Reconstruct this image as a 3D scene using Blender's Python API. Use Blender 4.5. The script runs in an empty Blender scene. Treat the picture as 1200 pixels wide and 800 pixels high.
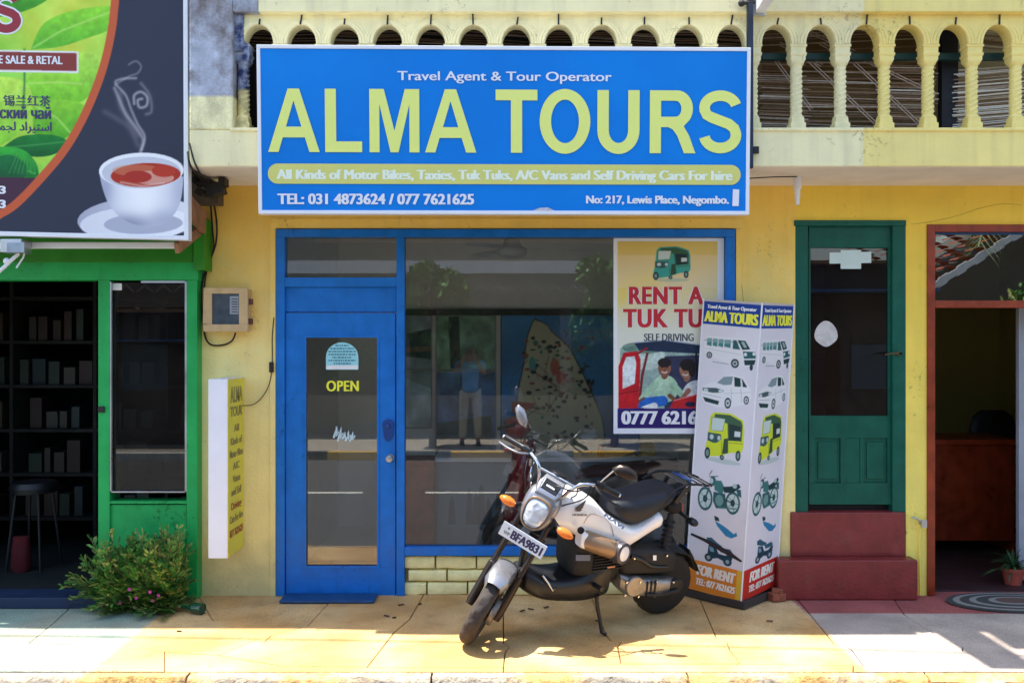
import bpy, bmesh, math, random
import numpy as np
from mathutils import Matrix, Vector
from mathutils.geometry import tessellate_polygon
random.seed(7); rng = np.random.default_rng(7)
S = bpy.context.scene; COL = S.collection
# ---------------------------------------------------------------- camera, world, sun, exposure
F = 1072.5                                    # focal length in photo pixels (1200 wide)
cam_d = bpy.data.cameras.new('camera'); cam = bpy.data.objects.new('camera', cam_d); COL.objects.link(cam)
cam_d.sensor_width = 36.0; cam_d.lens = 36.0*F/1200; cam_d.clip_start = .05; cam_d.clip_end = 500
cam.location = (0, -6.5, 1.8); cam.rotation_euler = (math.pi/2, 0, 0); S.camera = cam
SUN = Vector((-.28, .02, 1)).normalized()
W = bpy.data.worlds.new('World'); S.world = W; W.use_nodes = True
nt = W.node_tree; bg = nt.nodes['Background']; sky = nt.nodes.new('ShaderNodeTexSky'); sky.sky_type = 'NISHITA'; sky.sun_disc = False
sky.sun_elevation = math.asin(SUN.z); sky.sun_rotation = math.atan2(SUN.x, SUN.y); sky.air_density = 1.2; sky.dust_density = 1.5
nt.links.new(sky.outputs[0], bg.inputs[0]); bg.inputs[1].default_value = .15
sd = bpy.data.lights.new('sun', 'SUN'); so = bpy.data.objects.new('sun', sd); COL.objects.link(so)
sd.energy = 5.0; sd.angle = math.radians(.6); sd.color = (1, .95, .86); so.location = (-3, 0, 12)
so.rotation_euler = SUN.to_track_quat('Z', 'Y').to_euler()
S.view_settings.view_transform = 'Standard'; S.view_settings.look = 'None'; S.view_settings.exposure = 1.27; S.view_settings.gamma = 1
S.render.engine = 'CYCLES'
S.cycles.max_bounces = 10; S.cycles.diffuse_bounces = 5; S.cycles.transparent_max_bounces = 16

# ---------------------------------------------------------------- helpers
def X(u, y=0.): return (u-600)/F*(6.5+y)
def Z(v, y=0.): return 1.8-(v-400)/F*(6.5+y)
def P(u, v, y=0.): return Vector((X(u, y), y, Z(v, y)))
def G(u, v): d = F*1.8/(v-400); return Vector(((u-600)/F*d, d-6.5, 0))      # point on the pavement
def lin(c):
    c = np.asarray(c, float)/255; return np.where(c <= .04045, c/12.92, ((c+.055)/1.055)**2.4)
def L(r, g, b): return tuple(lin((r, g, b)))
MATS = {}
def mat(name, col, rough=.6, metal=0., var=.12, scale=6., bump=.0, bscale=60., col2=None, c2scale=2., c2lo=.55, c2hi=.7, spec=.5, streak=0., coat=0., emit=0., wear=0., grit=0.):
    """principled paint: base colour with broad tonal variation, optional second colour in patches, streaks and fine relief"""
    if name in MATS: return MATS[name]
    m = bpy.data.materials.new(name); m.use_nodes = True; MATS[name] = m
    n = m.node_tree; b = n.nodes['Principled BSDF']; N = n.nodes.new; Lk = n.links.new
    b.inputs['Roughness'].default_value = rough; b.inputs['Metallic'].default_value = metal
    b.inputs['Specular IOR Level'].default_value = spec; b.inputs['Coat Weight'].default_value = coat
    tc = N('ShaderNodeTexCoord'); ns = N('ShaderNodeTexNoise'); ns.inputs['Scale'].default_value = scale; ns.inputs['Detail'].default_value = 6
    geo = N('ShaderNodeNewGeometry'); Lk(geo.outputs['Position'], ns.inputs['Vector'])
    rp = N('ShaderNodeMapRange'); rp.inputs[1].default_value = .3; rp.inputs[2].default_value = .7; rp.inputs[3].default_value = 1-var; rp.inputs[4].default_value = 1+var
    Lk(ns.outputs['Fac'], rp.inputs[0])
    mx = N('ShaderNodeMix'); mx.data_type = 'RGBA'; mx.inputs[6].default_value = (*col, 1); mx.inputs[7].default_value = (*(col2 or col), 1); mx.inputs[0].default_value = 0
    if col2:
        n2 = N('ShaderNodeTexNoise'); n2.inputs['Scale'].default_value = c2scale; n2.inputs['Detail'].default_value = 9; n2.inputs['Roughness'].default_value = .65
        Lk(geo.outputs['Position'], n2.inputs['Vector'])
        r2 = N('ShaderNodeMapRange'); r2.inputs[1].default_value = c2lo; r2.inputs[2].default_value = c2hi; Lk(n2.outputs['Fac'], r2.inputs[0]); Lk(r2.outputs[0], mx.inputs[0])
    vm = N('ShaderNodeVectorMath'); vm.operation = 'SCALE'; Lk(mx.outputs[2], vm.inputs[0]); Lk(rp.outputs[0], vm.inputs['Scale'])
    out = vm.outputs[0]
    if streak:
        mp = N('ShaderNodeMapping'); mp.inputs['Scale'].default_value = (14, 14, .9); Lk(geo.outputs['Position'], mp.inputs[0])
        n3 = N('ShaderNodeTexNoise'); n3.inputs['Scale'].default_value = 1; n3.inputs['Detail'].default_value = 5; Lk(mp.outputs[0], n3.inputs['Vector'])
        r3 = N('ShaderNodeMapRange'); r3.inputs[1].default_value = .5; r3.inputs[2].default_value = .8; r3.inputs[3].default_value = 1; r3.inputs[4].default_value = 1-streak; Lk(n3.outputs['Fac'], r3.inputs[0])
        v2 = N('ShaderNodeVectorMath'); v2.operation = 'SCALE'; Lk(out, v2.inputs[0]); Lk(r3.outputs[0], v2.inputs['Scale']); out = v2.outputs[0]
    if grit:
        n6 = N('ShaderNodeTexNoise'); n6.inputs['Scale'].default_value = 130; n6.inputs['Detail'].default_value = 3; Lk(geo.outputs['Position'], n6.inputs['Vector'])
        r6 = N('ShaderNodeMapRange'); r6.inputs[1].default_value = .3; r6.inputs[2].default_value = .7; r6.inputs[3].default_value = 1-grit; r6.inputs[4].default_value = 1+grit; Lk(n6.outputs['Fac'], r6.inputs[0])
        v6 = N('ShaderNodeVectorMath'); v6.operation = 'SCALE'; Lk(out, v6.inputs[0]); Lk(r6.outputs[0], v6.inputs['Scale']); out = v6.outputs[0]
    if wear:                                                 # small chips and grime spots
        n4 = N('ShaderNodeTexNoise'); n4.inputs['Scale'].default_value = 26; n4.inputs['Detail'].default_value = 10; n4.inputs['Roughness'].default_value = .8; Lk(geo.outputs['Position'], n4.inputs['Vector'])
        n5 = N('ShaderNodeTexNoise'); n5.inputs['Scale'].default_value = 2.3; n5.inputs['Detail'].default_value = 4; Lk(geo.outputs['Position'], n5.inputs['Vector'])
        s5 = N('ShaderNodeMath'); s5.operation = 'MULTIPLY_ADD'; s5.inputs[1].default_value = .45; Lk(n5.outputs['Fac'], s5.inputs[0]); Lk(n4.outputs['Fac'], s5.inputs[2])
        r4 = N('ShaderNodeMapRange'); r4.inputs[1].default_value = .84; r4.inputs[2].default_value = .90; r4.inputs[3].default_value = 1; r4.inputs[4].default_value = 1-wear; Lk(s5.outputs[0], r4.inputs[0])
        v4 = N('ShaderNodeVectorMath'); v4.operation = 'SCALE'; Lk(out, v4.inputs[0]); Lk(r4.outputs[0], v4.inputs['Scale']); out = v4.outputs[0]
    Lk(out, b.inputs['Base Color'])
    rr = N('ShaderNodeMapRange'); rr.inputs[1].default_value = .3; rr.inputs[2].default_value = .7; rr.inputs[3].default_value = max(.02, rough-.08); rr.inputs[4].default_value = min(1, rough+.08)
    Lk(ns.outputs['Fac'], rr.inputs[0]); Lk(rr.outputs[0], b.inputs['Roughness'])
    if bump:
        nb = N('ShaderNodeTexNoise'); nb.inputs['Scale'].default_value = bscale; nb.inputs['Detail'].default_value = 6; Lk(geo.outputs['Position'], nb.inputs['Vector'])
        bp = N('ShaderNodeBump'); bp.inputs['Strength'].default_value = bump; bp.inputs['Distance'].default_value = .01; Lk(nb.outputs['Fac'], bp.inputs['Height']); Lk(bp.outputs[0], b.inputs['Normal'])
    if emit:
        Lk(out, b.inputs['Emission Color']); b.inputs['Emission Strength'].default_value = emit
    return m
def glassmat(name, tint=(.93, .95, .94), rough=0., base=.055, dirt=.05):
    """window glass: clear transmission with Fresnel reflection and a trace of dust"""
    m = bpy.data.materials.new(name); m.use_nodes = True; n = m.node_tree; N = n.nodes.new; Lk = n.links.new
    for x in list(n.nodes): n.nodes.remove(x)
    o = N('ShaderNodeOutputMaterial'); t = N('ShaderNodeBsdfTransparent'); t.inputs[0].default_value = (*tint, 1)
    g = N('ShaderNodeBsdfGlossy'); g.inputs['Roughness'].default_value = rough; g.inputs[0].default_value = (1, 1, 1, 1)
    fr = N('ShaderNodeFresnel'); fr.inputs[0].default_value = 1.52
    ad = N('ShaderNodeMath'); ad.operation = 'ADD'; ad.inputs[1].default_value = base; Lk(fr.outputs[0], ad.inputs[0])
    mx = N('ShaderNodeMixShader'); Lk(ad.outputs[0], mx.inputs[0]); Lk(t.outputs[0], mx.inputs[1]); Lk(g.outputs[0], mx.inputs[2])
    df = N('ShaderNodeBsdfDiffuse'); df.inputs[0].default_value = (.55, .52, .45, 1)
    ns = N('ShaderNodeTexNoise'); ns.inputs['Scale'].default_value = 3; ns.inputs['Detail'].default_value = 8; geo = N('ShaderNodeNewGeometry'); Lk(geo.outputs['Position'], ns.inputs['Vector'])
    mr = N('ShaderNodeMapRange'); mr.inputs[1].default_value = .4; mr.inputs[2].default_value = .75; mr.inputs[3].default_value = dirt*.3; mr.inputs[4].default_value = dirt; Lk(ns.outputs['Fac'], mr.inputs[0])
    m2 = N('ShaderNodeMixShader'); Lk(mr.outputs[0], m2.inputs[0]); Lk(mx.outputs[0], m2.inputs[1]); Lk(df.outputs[0], m2.inputs[2]); Lk(m2.outputs[0], o.inputs[0])
    return m
def printmat():
    m = bpy.data.materials.new('printed_vinyl'); m.use_nodes = True; n = m.node_tree
    a = n.nodes.new('ShaderNodeAttribute'); a.attribute_name = 'ink'; n.links.new(a.outputs['Color'], n.nodes['Principled BSDF'].inputs['Base Color'])
    n.nodes['Principled BSDF'].inputs['Roughness'].default_value = .5; n.nodes['Principled BSDF'].inputs['Specular IOR Level'].default_value = .25; return m

class MB:
    def __init__(s): s.v = []; s.f = []; s.m = []; s.T = None; s.mi = 0
    def add(s, vs, fs, mi=None):
        o = len(s.v)
        for p in vs: s.v.append(tuple(s.T @ Vector(p)) if s.T is not None else tuple(p))
        for f in fs: s.f.append([i+o for i in f]); s.m.append(s.mi if mi is None else mi)
        return s
    def box(s, x0, x1, y0, y1, z0, z1, mi=None):
        return s.add([(x0,y0,z0),(x1,y0,z0),(x1,y1,z0),(x0,y1,z0),(x0,y0,z1),(x1,y0,z1),(x1,y1,z1),(x0,y1,z1)],
            [(3,2,1,0),(4,5,6,7),(0,1,5,4),(1,2,6,5),(2,3,7,6),(3,0,4,7)], mi)
    def obox(s, c, ax, ay, az, mi=None):                     # box from centre and three half axes
        c, ax, ay, az = map(Vector, (c, ax, ay, az))
        vs = [c+i*ax+j*ay+k*az for k in (-1, 1) for (i, j) in ((-1,-1),(1,-1),(1,1),(-1,1))]
        return s.add(vs, [(3,2,1,0),(4,5,6,7),(0,1,5,4),(1,2,6,5),(2,3,7,6),(3,0,4,7)], mi)
    def bar(s, a, b, w, h, mi=None, up=(0,0,1)):             # square bar from a to b
        a, b = Vector(a), Vector(b); d = (b-a); l = d.length; d.normalize(); sx = d.cross(Vector(up))
        if sx.length < 1e-3: sx = d.cross(Vector((0,1,0)))
        sx.normalize(); u = sx.cross(d)
        return s.obox((a+b)/2, d*l/2, sx*w/2, u*h/2, mi)
    def prism(s, pts, axis, a, b, mi=None):                  # polygon extruded along an axis ('x','y','z')
        n = len(pts); mk = {'x': lambda p, t: (t, p[0], p[1]), 'y': lambda p, t: (p[0], t, p[1]), 'z': lambda p, t: (p[0], p[1], t)}[axis]
        vs = [mk(p, a) for p in pts]+[mk(p, b) for p in pts]
        tri = tessellate_polygon([[Vector((p[0], p[1], 0)) for p in pts]])
        return s.add(vs, [tuple(t) for t in tri]+[tuple(i+n for i in reversed(t)) for t in tri]+[(i, (i+1) % n, (i+1) % n+n, i+n) for i in range(n)], mi)
    def rings(s, R, closed=True, caps=True, mi=None):        # loft through rings of equal count
        n = len(R[0]); vs = [p for r in R for p in r]; fs = []
        for i in range(len(R)-1):
            for j in range(n if closed else n-1):
                k = (j+1) % n; fs.append((i*n+j, i*n+k, (i+1)*n+k, (i+1)*n+j))
        if caps: fs += [tuple(reversed(range(n))), tuple(range((len(R)-1)*n, len(R)*n))]
        return s.add(vs, fs, mi)
    def tube(s, pts, r, n=10, mi=None, caps=True, smooth=0):
        pts = [Vector(p) for p in pts]
        if not hasattr(r, '__len__'): r = [r]*len(pts)
        if smooth: pts, r = catmull(pts, r, smooth)
        T = [(pts[min(i+1, len(pts)-1)]-pts[max(i-1, 0)]).normalized() for i in range(len(pts))]
        u = T[0].orthogonal().normalized(); R = []
        for p, t, q in zip(pts, T, r):
            u = (u-t*u.dot(t)).normalized(); w = t.cross(u)
            R.append([p+(u*math.cos(a)+w*math.sin(a))*q for a in (2*math.pi*k/n for k in range(n))])
        return s.rings(R, caps=caps, mi=mi)
    def lathe(s, prof, o, d, n=24, mi=None, caps=False):     # prof = [(radius, distance along d)]
        o, d = Vector(o), Vector(d).normalized(); u = d.orthogonal().normalized(); w = d.cross(u)
        R = [[o+d*h+(u*math.cos(a)+w*math.sin(a))*max(r, 1e-4) for a in (2*math.pi*k/n for k in range(n))] for r, h in prof]
        return s.rings(R, caps=caps, mi=mi)
    def ball(s, c, r, n=12, mi=None, sc=(1,1,1)):
        c = Vector(c); R = []
        for i in range(n//2+1):
            t = math.pi*i/(n//2); q = max(math.sin(t), 1e-3)
            R.append([c+Vector((r*sc[0]*q*math.cos(a), r*sc[1]*q*math.sin(a), -r*sc[2]*math.cos(t))) for a in (2*math.pi*k/n for k in range(n))])
        return s.rings(R, caps=False, mi=mi)
    def build(s, name, m, parent=None, smooth=0, bevel=0, label=None, cat=None, kind=None, group=None, origin=None, subsurf=0, bseg=2):
        me = bpy.data.meshes.new(name); v = np.array(s.v, float)
        if origin is None: origin = ((v[:,0].min()+v[:,0].max())/2, (v[:,1].min()+v[:,1].max())/2, v[:,2].min())
        v = v-np.array(origin); me.from_pydata(v.tolist(), [], s.f)
        for x in (m if isinstance(m, (list, tuple)) else [m]): me.materials.append(x)
        if isinstance(m, (list, tuple)) and len(m) > 1: me.polygons.foreach_set('material_index', s.m)
        bm = bmesh.new(); bm.from_mesh(me); bmesh.ops.remove_doubles(bm, verts=bm.verts, dist=1e-6); bmesh.ops.recalc_face_normals(bm, faces=bm.faces); bm.to_mesh(me); bm.free()
        if smooth:
            me.shade_smooth(); me.set_sharp_from_angle(angle=math.radians(smooth))
        o = bpy.data.objects.new(name, me); COL.objects.link(o); o.location = origin
        if parent is not None:
            o.parent = parent
            if not parent.get('_loc', 0): o.matrix_parent_inverse = Matrix.Translation(-wloc(parent))
        if bevel:
            b = o.modifiers.new('bevel', 'BEVEL'); b.width = bevel; b.segments = bseg; b.limit_method = 'ANGLE'; b.angle_limit = math.radians(40)
        if subsurf:
            b = o.modifiers.new('sub', 'SUBSURF'); b.levels = subsurf; b.render_levels = subsurf
        tag(o, label, cat, kind, group); return o
def wloc(o): return WL[o.name] if o.name in WL else Vector(o.location)
WL = {}
def tag(o, label=None, cat=None, kind=None, group=None):
    for k, x in (('label', label), ('category', cat), ('kind', kind), ('group', group)):
        if x: o[k] = x
    return o
def thing(name, loc, label, cat, group=None, kind=None):
    o = bpy.data.objects.new(name, None); COL.objects.link(o); o.location = loc; o.empty_display_size = .1
    return tag(o, label, cat, kind, group)
def catmull(pts, r, k):
    n = len(pts); P_ = []; Q = []
    for i in range(n-1):
        a, b, c, d = pts[max(i-1,0)], pts[i], pts[i+1], pts[min(i+2,n-1)]
        for j in range(k):
            t = j/k; P_.append(.5*((2*b)+(c-a)*t+(2*a-5*b+4*c-d)*t*t+(3*b-a-3*c+d)*t**3)); Q.append(r[i]*(1-t)+r[i+1]*t)
    return P_+[pts[-1]], Q+[r[-1]]
def link_copy(o, loc=None, parent=None):
    c = o.copy(); COL.objects.link(c)
    if parent is not None: c.parent = parent
    if loc is not None: c.location = loc
    return c
class Panel:                                                 # a flat board given by its four corners (seen from the front)
    def __init__(s, bl, br, tl, tr, w, h):
        s.c = [Vector(p) for p in (bl, br, tl, tr)]; s.w, s.h = w, h
        s.n = ((s.c[1]-s.c[0]).cross(s.c[2]-s.c[0])).normalized()
    def __call__(s, a, b, d=0.):                             # a right, b down in board units, d out of the board
        p, q = a/s.w, 1-b/s.h; bl, br, tl, tr = s.c
        return bl*(1-p)*(1-q)+br*p*(1-q)+tl*(1-p)*q+tr*p*q+s.n*d
_tx = {}
def glyphs(s, off=0., sp=1.):
    k = (s, off, sp)
    if k not in _tx:
        c = bpy.data.curves.new('lettering', 'FONT'); c.body = s; c.size = 1; c.offset = off; c.space_character = sp; c.resolution_u = 5
        o = bpy.data.objects.new('lettering', c); COL.objects.link(o); dg = bpy.context.evaluated_depsgraph_get()
        me = bpy.data.meshes.new_from_object(o.evaluated_get(dg)); v = [tuple(p.co) for p in me.vertices]; f = [tuple(p.vertices) for p in me.polygons]
        bpy.data.objects.remove(o); bpy.data.curves.remove(c); bpy.data.meshes.remove(me); _tx[k] = (v, f)
    return _tx[k]
def letter(mb, pan, s, a0, a1, btop, bbase, d=.002, bold=0., off=0., sp=1., mi=0, slant=0., cap=None):
    """flat print of a text on a panel: spans a0..a1, capitals from btop to bbase"""
    v, f = glyphs(s, off, sp); capv, _ = glyphs('H', off); hc = max(p[1] for p in capv)
    x0 = min(p[0] for p in v); x1 = max(p[0] for p in v); sx = (a1-a0)/(x1-x0)*(1-.0); sy = (bbase-btop)/hc
    shifts = [0.] if not bold else [-bold, -bold/2, 0, bold/2, bold]
    for i, q in enumerate(shifts):
        mb.add([pan(a0+(x-x0+slant*y)*sx+q, bbase-y*sy, d+i*.00012) for x, y, z in v], f, mi)
def shape(mb, pan, loops, d=.002, mi=0):
    if isinstance(loops[0][0], (int, float)): loops = [loops]
    pts = [p for l in loops for p in l]; tri = tessellate_polygon([[Vector((p[0], p[1], 0)) for p in l] for l in loops])
    mb.add([pan(p[0], p[1], d) for p in pts], [tuple(t) for t in tri], mi)
def arcpts(cx, cy, rx, ry, a0, a1, n=14): return [(cx+rx*math.cos(math.radians(a0+(a1-a0)*i/n)), cy+ry*math.sin(math.radians(a0+(a1-a0)*i/n))) for i in range(n+1)]
def rrect(x0, y0, x1, y1, r): return arcpts(x1-r, y1-r, r, r, 0, 90, 8)+arcpts(x0+r, y1-r, r, r, 90, 180, 8)+arcpts(x0+r, y0+r, r, r, 180, 270, 8)+arcpts(x1-r, y0+r, r, r, 270, 360, 8)
def strokepoly(c, w):                                        # outline of a stroked path
    Lf, Rt = [], []
    for i, p in enumerate(c):
        a, b = c[max(i-1, 0)], c[min(i+1, len(c)-1)]; dx, dy = b[0]-a[0], b[1]-a[1]; l = math.hypot(dx, dy) or 1
        Lf.append((p[0]-dy/l*w/2, p[1]+dx/l*w/2)); Rt.append((p[0]+dy/l*w/2, p[1]-dx/l*w/2))
    return Lf+Rt[::-1]

# ---------------------------------------------------------------- printed pictures (vector art rasterised to vertex ink)
class Canvas:
    def __init__(s, w, h, col, k=1.):
        s.k = k; s.w, s.h = w, h; s.W, s.H = int(w*k), int(h*k); s.a = np.ones((s.H, s.W, 3))*np.array(col, float)
        s.yy, s.xx = np.mgrid[0:s.H, 0:s.W]; s.xx = (s.xx+.5)/k; s.yy = (s.yy+.5)/k; s.tf = None
    def at(s, x0, y0, x1, y1): s.tf = (x0, y0, x1-x0, y1-y0); return s
    def t(s, pts):
        if s.tf is None: return pts
        x, y, w, h = s.tf; return [(x+p[0]*w, y+p[1]*h) for p in pts]
    def cover(s, pts):
        pts = np.array(s.t(pts), float); m = np.zeros((s.H, s.W)); lo = np.floor((pts.min(0)*s.k)).astype(int)-1; hi = np.ceil(pts.max(0)*s.k).astype(int)+1
        x0, y0 = max(lo[0], 0), max(lo[1], 0); x1, y1 = min(hi[0], s.W), min(hi[1], s.H)
        if x1 <= x0 or y1 <= y0: return m
        for ox in (.17, .5, .83):
            for oy in (.17, .5, .83):
                gx = (np.arange(x0, x1)+ox)[None]/s.k; gy = (np.arange(y0, y1)+oy)[:, None]/s.k; ins = np.zeros((y1-y0, x1-x0), bool)
                for (ax, ay), (bx, by) in zip(pts, np.roll(pts, -1, 0)):
                    if ay == by: continue
                    c = (ay > gy) != (by > gy); ins ^= c & (gx < (bx-ax)*(gy-ay)/(by-ay)+ax)
                m[y0:y1, x0:x1] += ins/9.
        return m
    def paint(s, m, col, al=1.): m = (m*al)[..., None]; s.a = s.a*(1-m)+np.array(col, float)*m if not callable(col) else s.a*(1-m)+col(s.xx, s.yy)*m
    def poly(s, pts, col, al=1.): s.paint(s.cover(pts), col, al); return s
    def ell(s, cx, cy, rx, ry, col, al=1., n=28, rot=0.):
        c, q = math.cos(rot), math.sin(rot)
        return s.poly([(cx+rx*math.cos(t)*c-ry*math.sin(t)*q, cy+rx*math.cos(t)*q+ry*math.sin(t)*c) for t in (2*math.pi*i/n for i in range(n))], col, al)
    def line(s, pts, w, col, al=1.):                         # w in canvas units
        tf = s.tf; p = s.t(pts); s.tf = None; s.poly(strokepoly(p, w), col, al); s.tf = tf; return s
    def soft(s, pts, w, col, al):
        p = np.array(s.t(pts), float); d = np.full(s.xx.shape, 1e9)
        for a, b in zip(p[:-1], p[1:]):
            ab = b-a; t = np.clip(((s.xx-a[0])*ab[0]+(s.yy-a[1])*ab[1])/max((ab**2).sum(), 1e-9), 0, 1)
            d = np.minimum(d, np.hypot(s.xx-a[0]-t*ab[0], s.yy-a[1]-t*ab[1]))
        s.paint(np.exp(-(d/w)**2), col, al); return s
    def mesh(s, name, pan, parent, d=.001, label=None, keep=None):
        H, Wd = s.H, s.W; us = np.linspace(0, s.w, Wd); vs = np.linspace(0, s.h, H)
        bl, br, tl, tr = [np.array(c) for c in pan.c]; p = (us/pan.w)[None, :, None]; q = (1-vs/pan.h)[:, None, None]
        co = bl*(1-p)*(1-q)+br*p*(1-q)+tl*(1-p)*q+tr*p*q+np.array(pan.n)*d
        org = co.reshape(-1, 3).min(0); co = co-org
        idx = np.arange(H*Wd).reshape(H, Wd); fa = np.stack([idx[1:, :-1], idx[1:, 1:], idx[:-1, 1:], idx[:-1, :-1]], -1).reshape(-1, 4)
        me = bpy.data.meshes.new(name); me.vertices.add(H*Wd); me.vertices.foreach_set('co', co.reshape(-1).astype(np.float32))
        me.loops.add(fa.size); me.loops.foreach_set('vertex_index', fa.reshape(-1).astype(np.int32)); me.polygons.add(len(fa)); me.polygons.foreach_set('loop_start', np.arange(0, fa.size, 4, dtype=np.int32))
        me.update(calc_edges=True); at = me.color_attributes.new('ink', 'FLOAT_COLOR', 'POINT')
        c = np.ones((H*Wd, 4), np.float32); c[:, :3] = lin(np.clip(s.a, 0, 255)).reshape(-1, 3); at.data.foreach_set('color', c.reshape(-1))
        me.materials.append(M_PRINT); o = bpy.data.objects.new(name, me); COL.objects.link(o); o.location = org
        if parent is not None: o.parent = parent; o.matrix_parent_inverse = Matrix.Translation(-wloc(parent))
        if label: o['label'] = label
        return o
def fbm(xx, yy, sc, seed, oct_=4):
    r = np.random.default_rng(seed); out = np.zeros(xx.shape); amp = 1.; tot = 0
    for o in range(oct_):
        g = r.random((64, 64)); x = xx*sc*2**o; y = yy*sc*2**o; xi = np.floor(x).astype(int); yi = np.floor(y).astype(int); fx = x-xi; fy = y-yi
        fx = fx*fx*(3-2*fx); fy = fy*fy*(3-2*fy)
        out += amp*((g[yi % 64, xi % 64]*(1-fx)+g[yi % 64, (xi+1) % 64]*fx)*(1-fy)+(g[(yi+1) % 64, xi % 64]*(1-fx)+g[(yi+1) % 64, (xi+1) % 64]*fx)*fy); tot += amp; amp *= .5
    return out/tot
M_PRINT = printmat()
# ---------------------------------------------------------------- materials
def wallmat():
    """lime plaster: dull yellow on the left shop, saturated yellow on the right one, faded and stained low down"""
    m = mat('yellow_plaster', L(226, 200, 104), .85, var=.08, scale=3, bump=.4, bscale=45, streak=.07, wear=.45); n = m.node_tree; b = n.nodes['Principled BSDF']
    N = n.nodes.new; Lk = n.links.new; geo = N('ShaderNodeNewGeometry'); sp = N('ShaderNodeSeparateXYZ'); Lk(geo.outputs['Position'], sp.inputs[0])
    nz = N('ShaderNodeTexNoise'); nz.inputs['Scale'].default_value = 7; nz.inputs['Detail'].default_value = 8; Lk(geo.outputs['Position'], nz.inputs['Vector'])
    def rng_(sock, a, b_, c=0, d=1):
        r = N('ShaderNodeMapRange'); r.inputs[1].default_value = a; r.inputs[2].default_value = b_; r.inputs[3].default_value = c; r.inputs[4].default_value = d; Lk(sock, r.inputs[0]); return r.outputs[0]
    def mixc(f, a, b_):
        x = N('ShaderNodeMix'); x.data_type = 'RGBA'; Lk(f, x.inputs[0])
        for i, c in ((6, a), (7, b_)):
            if isinstance(c, tuple): x.inputs[i].default_value = (*c, 1)
            else: Lk(c, x.inputs[i])
        return x.outputs[2]
    def add(a, b_, k=1.):
        x = N('ShaderNodeMath'); x.operation = 'MULTIPLY_ADD'; Lk(b_, x.inputs[0]); x.inputs[1].default_value = k; Lk(a, x.inputs[2]); return x.outputs[0]
    zz = add(sp.outputs[2], nz.outputs['Fac'], .9)
    paler = mixc(rng_(zz, 1.9, 3.1), L(244, 228, 156), L(248, 206, 96))  # paler towards the bottom, more saturated towards the top
    dirt = rng_(zz, .95, .55, 0, .55); paler2 = mixc(dirt, paler, L(196, 184, 132))
    right = mixc(rng_(zz, 1.2, 2.8), L(246, 226, 112), L(248, 212, 82))
    base = mixc(rng_(sp.outputs[0], 2.0, 2.03), paler2, right)
    old = b.inputs['Base Color'].links[0].from_node                     # streak scale
    src = [l for l in n.links if l.to_node == n.nodes['Vector Math'] and l.to_socket.name == 'Vector'][0]; Lk(base, n.nodes['Vector Math'].inputs[0])
    return m
M_WALL = wallmat()
def balconymat():
    m = mat('balcony_paint', L(240, 232, 180), .8, var=.06, scale=5, bump=.25, bscale=60, streak=.16, wear=.45); n = m.node_tree; N = n.nodes.new; Lk = n.links.new
    geo = N('ShaderNodeNewGeometry'); sp = N('ShaderNodeSeparateXYZ'); Lk(geo.outputs['Position'], sp.inputs[0])
    r = N('ShaderNodeMapRange'); r.inputs[1].default_value = 2.222; r.inputs[2].default_value = 2.232; Lk(sp.outputs[0], r.inputs[0])
    x = N('ShaderNodeMix'); x.data_type = 'RGBA'; Lk(r.outputs[0], x.inputs[0]); x.inputs[6].default_value = (*L(246, 236, 186), 1); x.inputs[7].default_value = (*L(246, 226, 142), 1)
    Lk(x.outputs[2], n.nodes['Vector Math'].inputs[0]); return m
M_BALC = balconymat()
M_SOFFIT = mat('soffit_plaster', L(232, 224, 212), .9, var=.08, scale=4, bump=.2)
M_BLUE = mat('blue_gloss_paint', L(22, 112, 200), .38, var=.12, scale=9, bump=.2, bscale=25, spec=.3, streak=.14, wear=.5)
M_BLUE2 = mat('blue_step_paint', L(22, 70, 118), .5, var=.25, scale=20, bump=.4)
M_GREEN = mat('shop_green_paint', L(36, 166, 86), .42, var=.12, scale=6, bump=.2, bscale=25, spec=.3, streak=.14, wear=.5)
M_LEAFG = mat('canopy_green_paint', L(36, 130, 22), .45, var=.15, scale=6, bump=.12)
M_TEAL = mat('dark_green_door_paint', L(14, 88, 72), .4, var=.14, scale=8, bump=.3, bscale=25, streak=.2, spec=.3, wear=.5)
M_RED = mat('red_oxide_paint', L(128, 46, 44), .45, var=.16, scale=9, wear=.35, grit=.08, bump=.4, bscale=40, col2=L(128, 60, 54), c2scale=6)
M_BROWN = mat('varnished_wood', L(140, 52, 22), .35, var=.3, scale=10, bump=.2, bscale=30, streak=.3)
M_DKWOOD = mat('dark_wood', L(84, 50, 32), .6, var=.25, scale=10)
M_RUST = mat('weathered_board', L(150, 112, 84), .9, var=.25, scale=12, bump=.3)
M_WHITE = mat('white_paint', L(232, 234, 240), .45, var=.04, scale=6)
M_ALU = mat('aluminium', L(190, 192, 198), .35, metal=.9, var=.08)
M_BLACK = mat('black_plastic', L(26, 26, 30), .45, var=.15)
M_CABLE = mat('black_cable', L(30, 27, 27), .6)
M_DARK = mat('dark_interior', L(52, 50, 46), .9, var=.1)
M_GREY = mat('interior_grey', L(226, 226, 218), .9, var=.04)
M_TILEF = mat('interior_floor', L(92, 88, 84), .5, var=.1)
M_OLIVE = mat('olive_plaster', L(160, 148, 84), .9, var=.06, scale=2)
M_BRICK = mat('cream_painted_brick', L(246, 236, 172), .85, var=.10, scale=14, bump=.5, bscale=50)
M_MORTAR = mat('grimy_mortar', L(170, 156, 104), .95, var=.25, scale=20, bump=.6)
M_TEAL2 = mat('teal_rail_paint', L(16, 60, 62), .5, var=.2)
M_GLASS = glassmat('window_glass', tint=(.98, .99, .985), base=.02, dirt=.02)
M_GLASSD = glassmat('dark_tinted_glass', tint=(.72, .68, .72), base=.01, dirt=.012)

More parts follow.
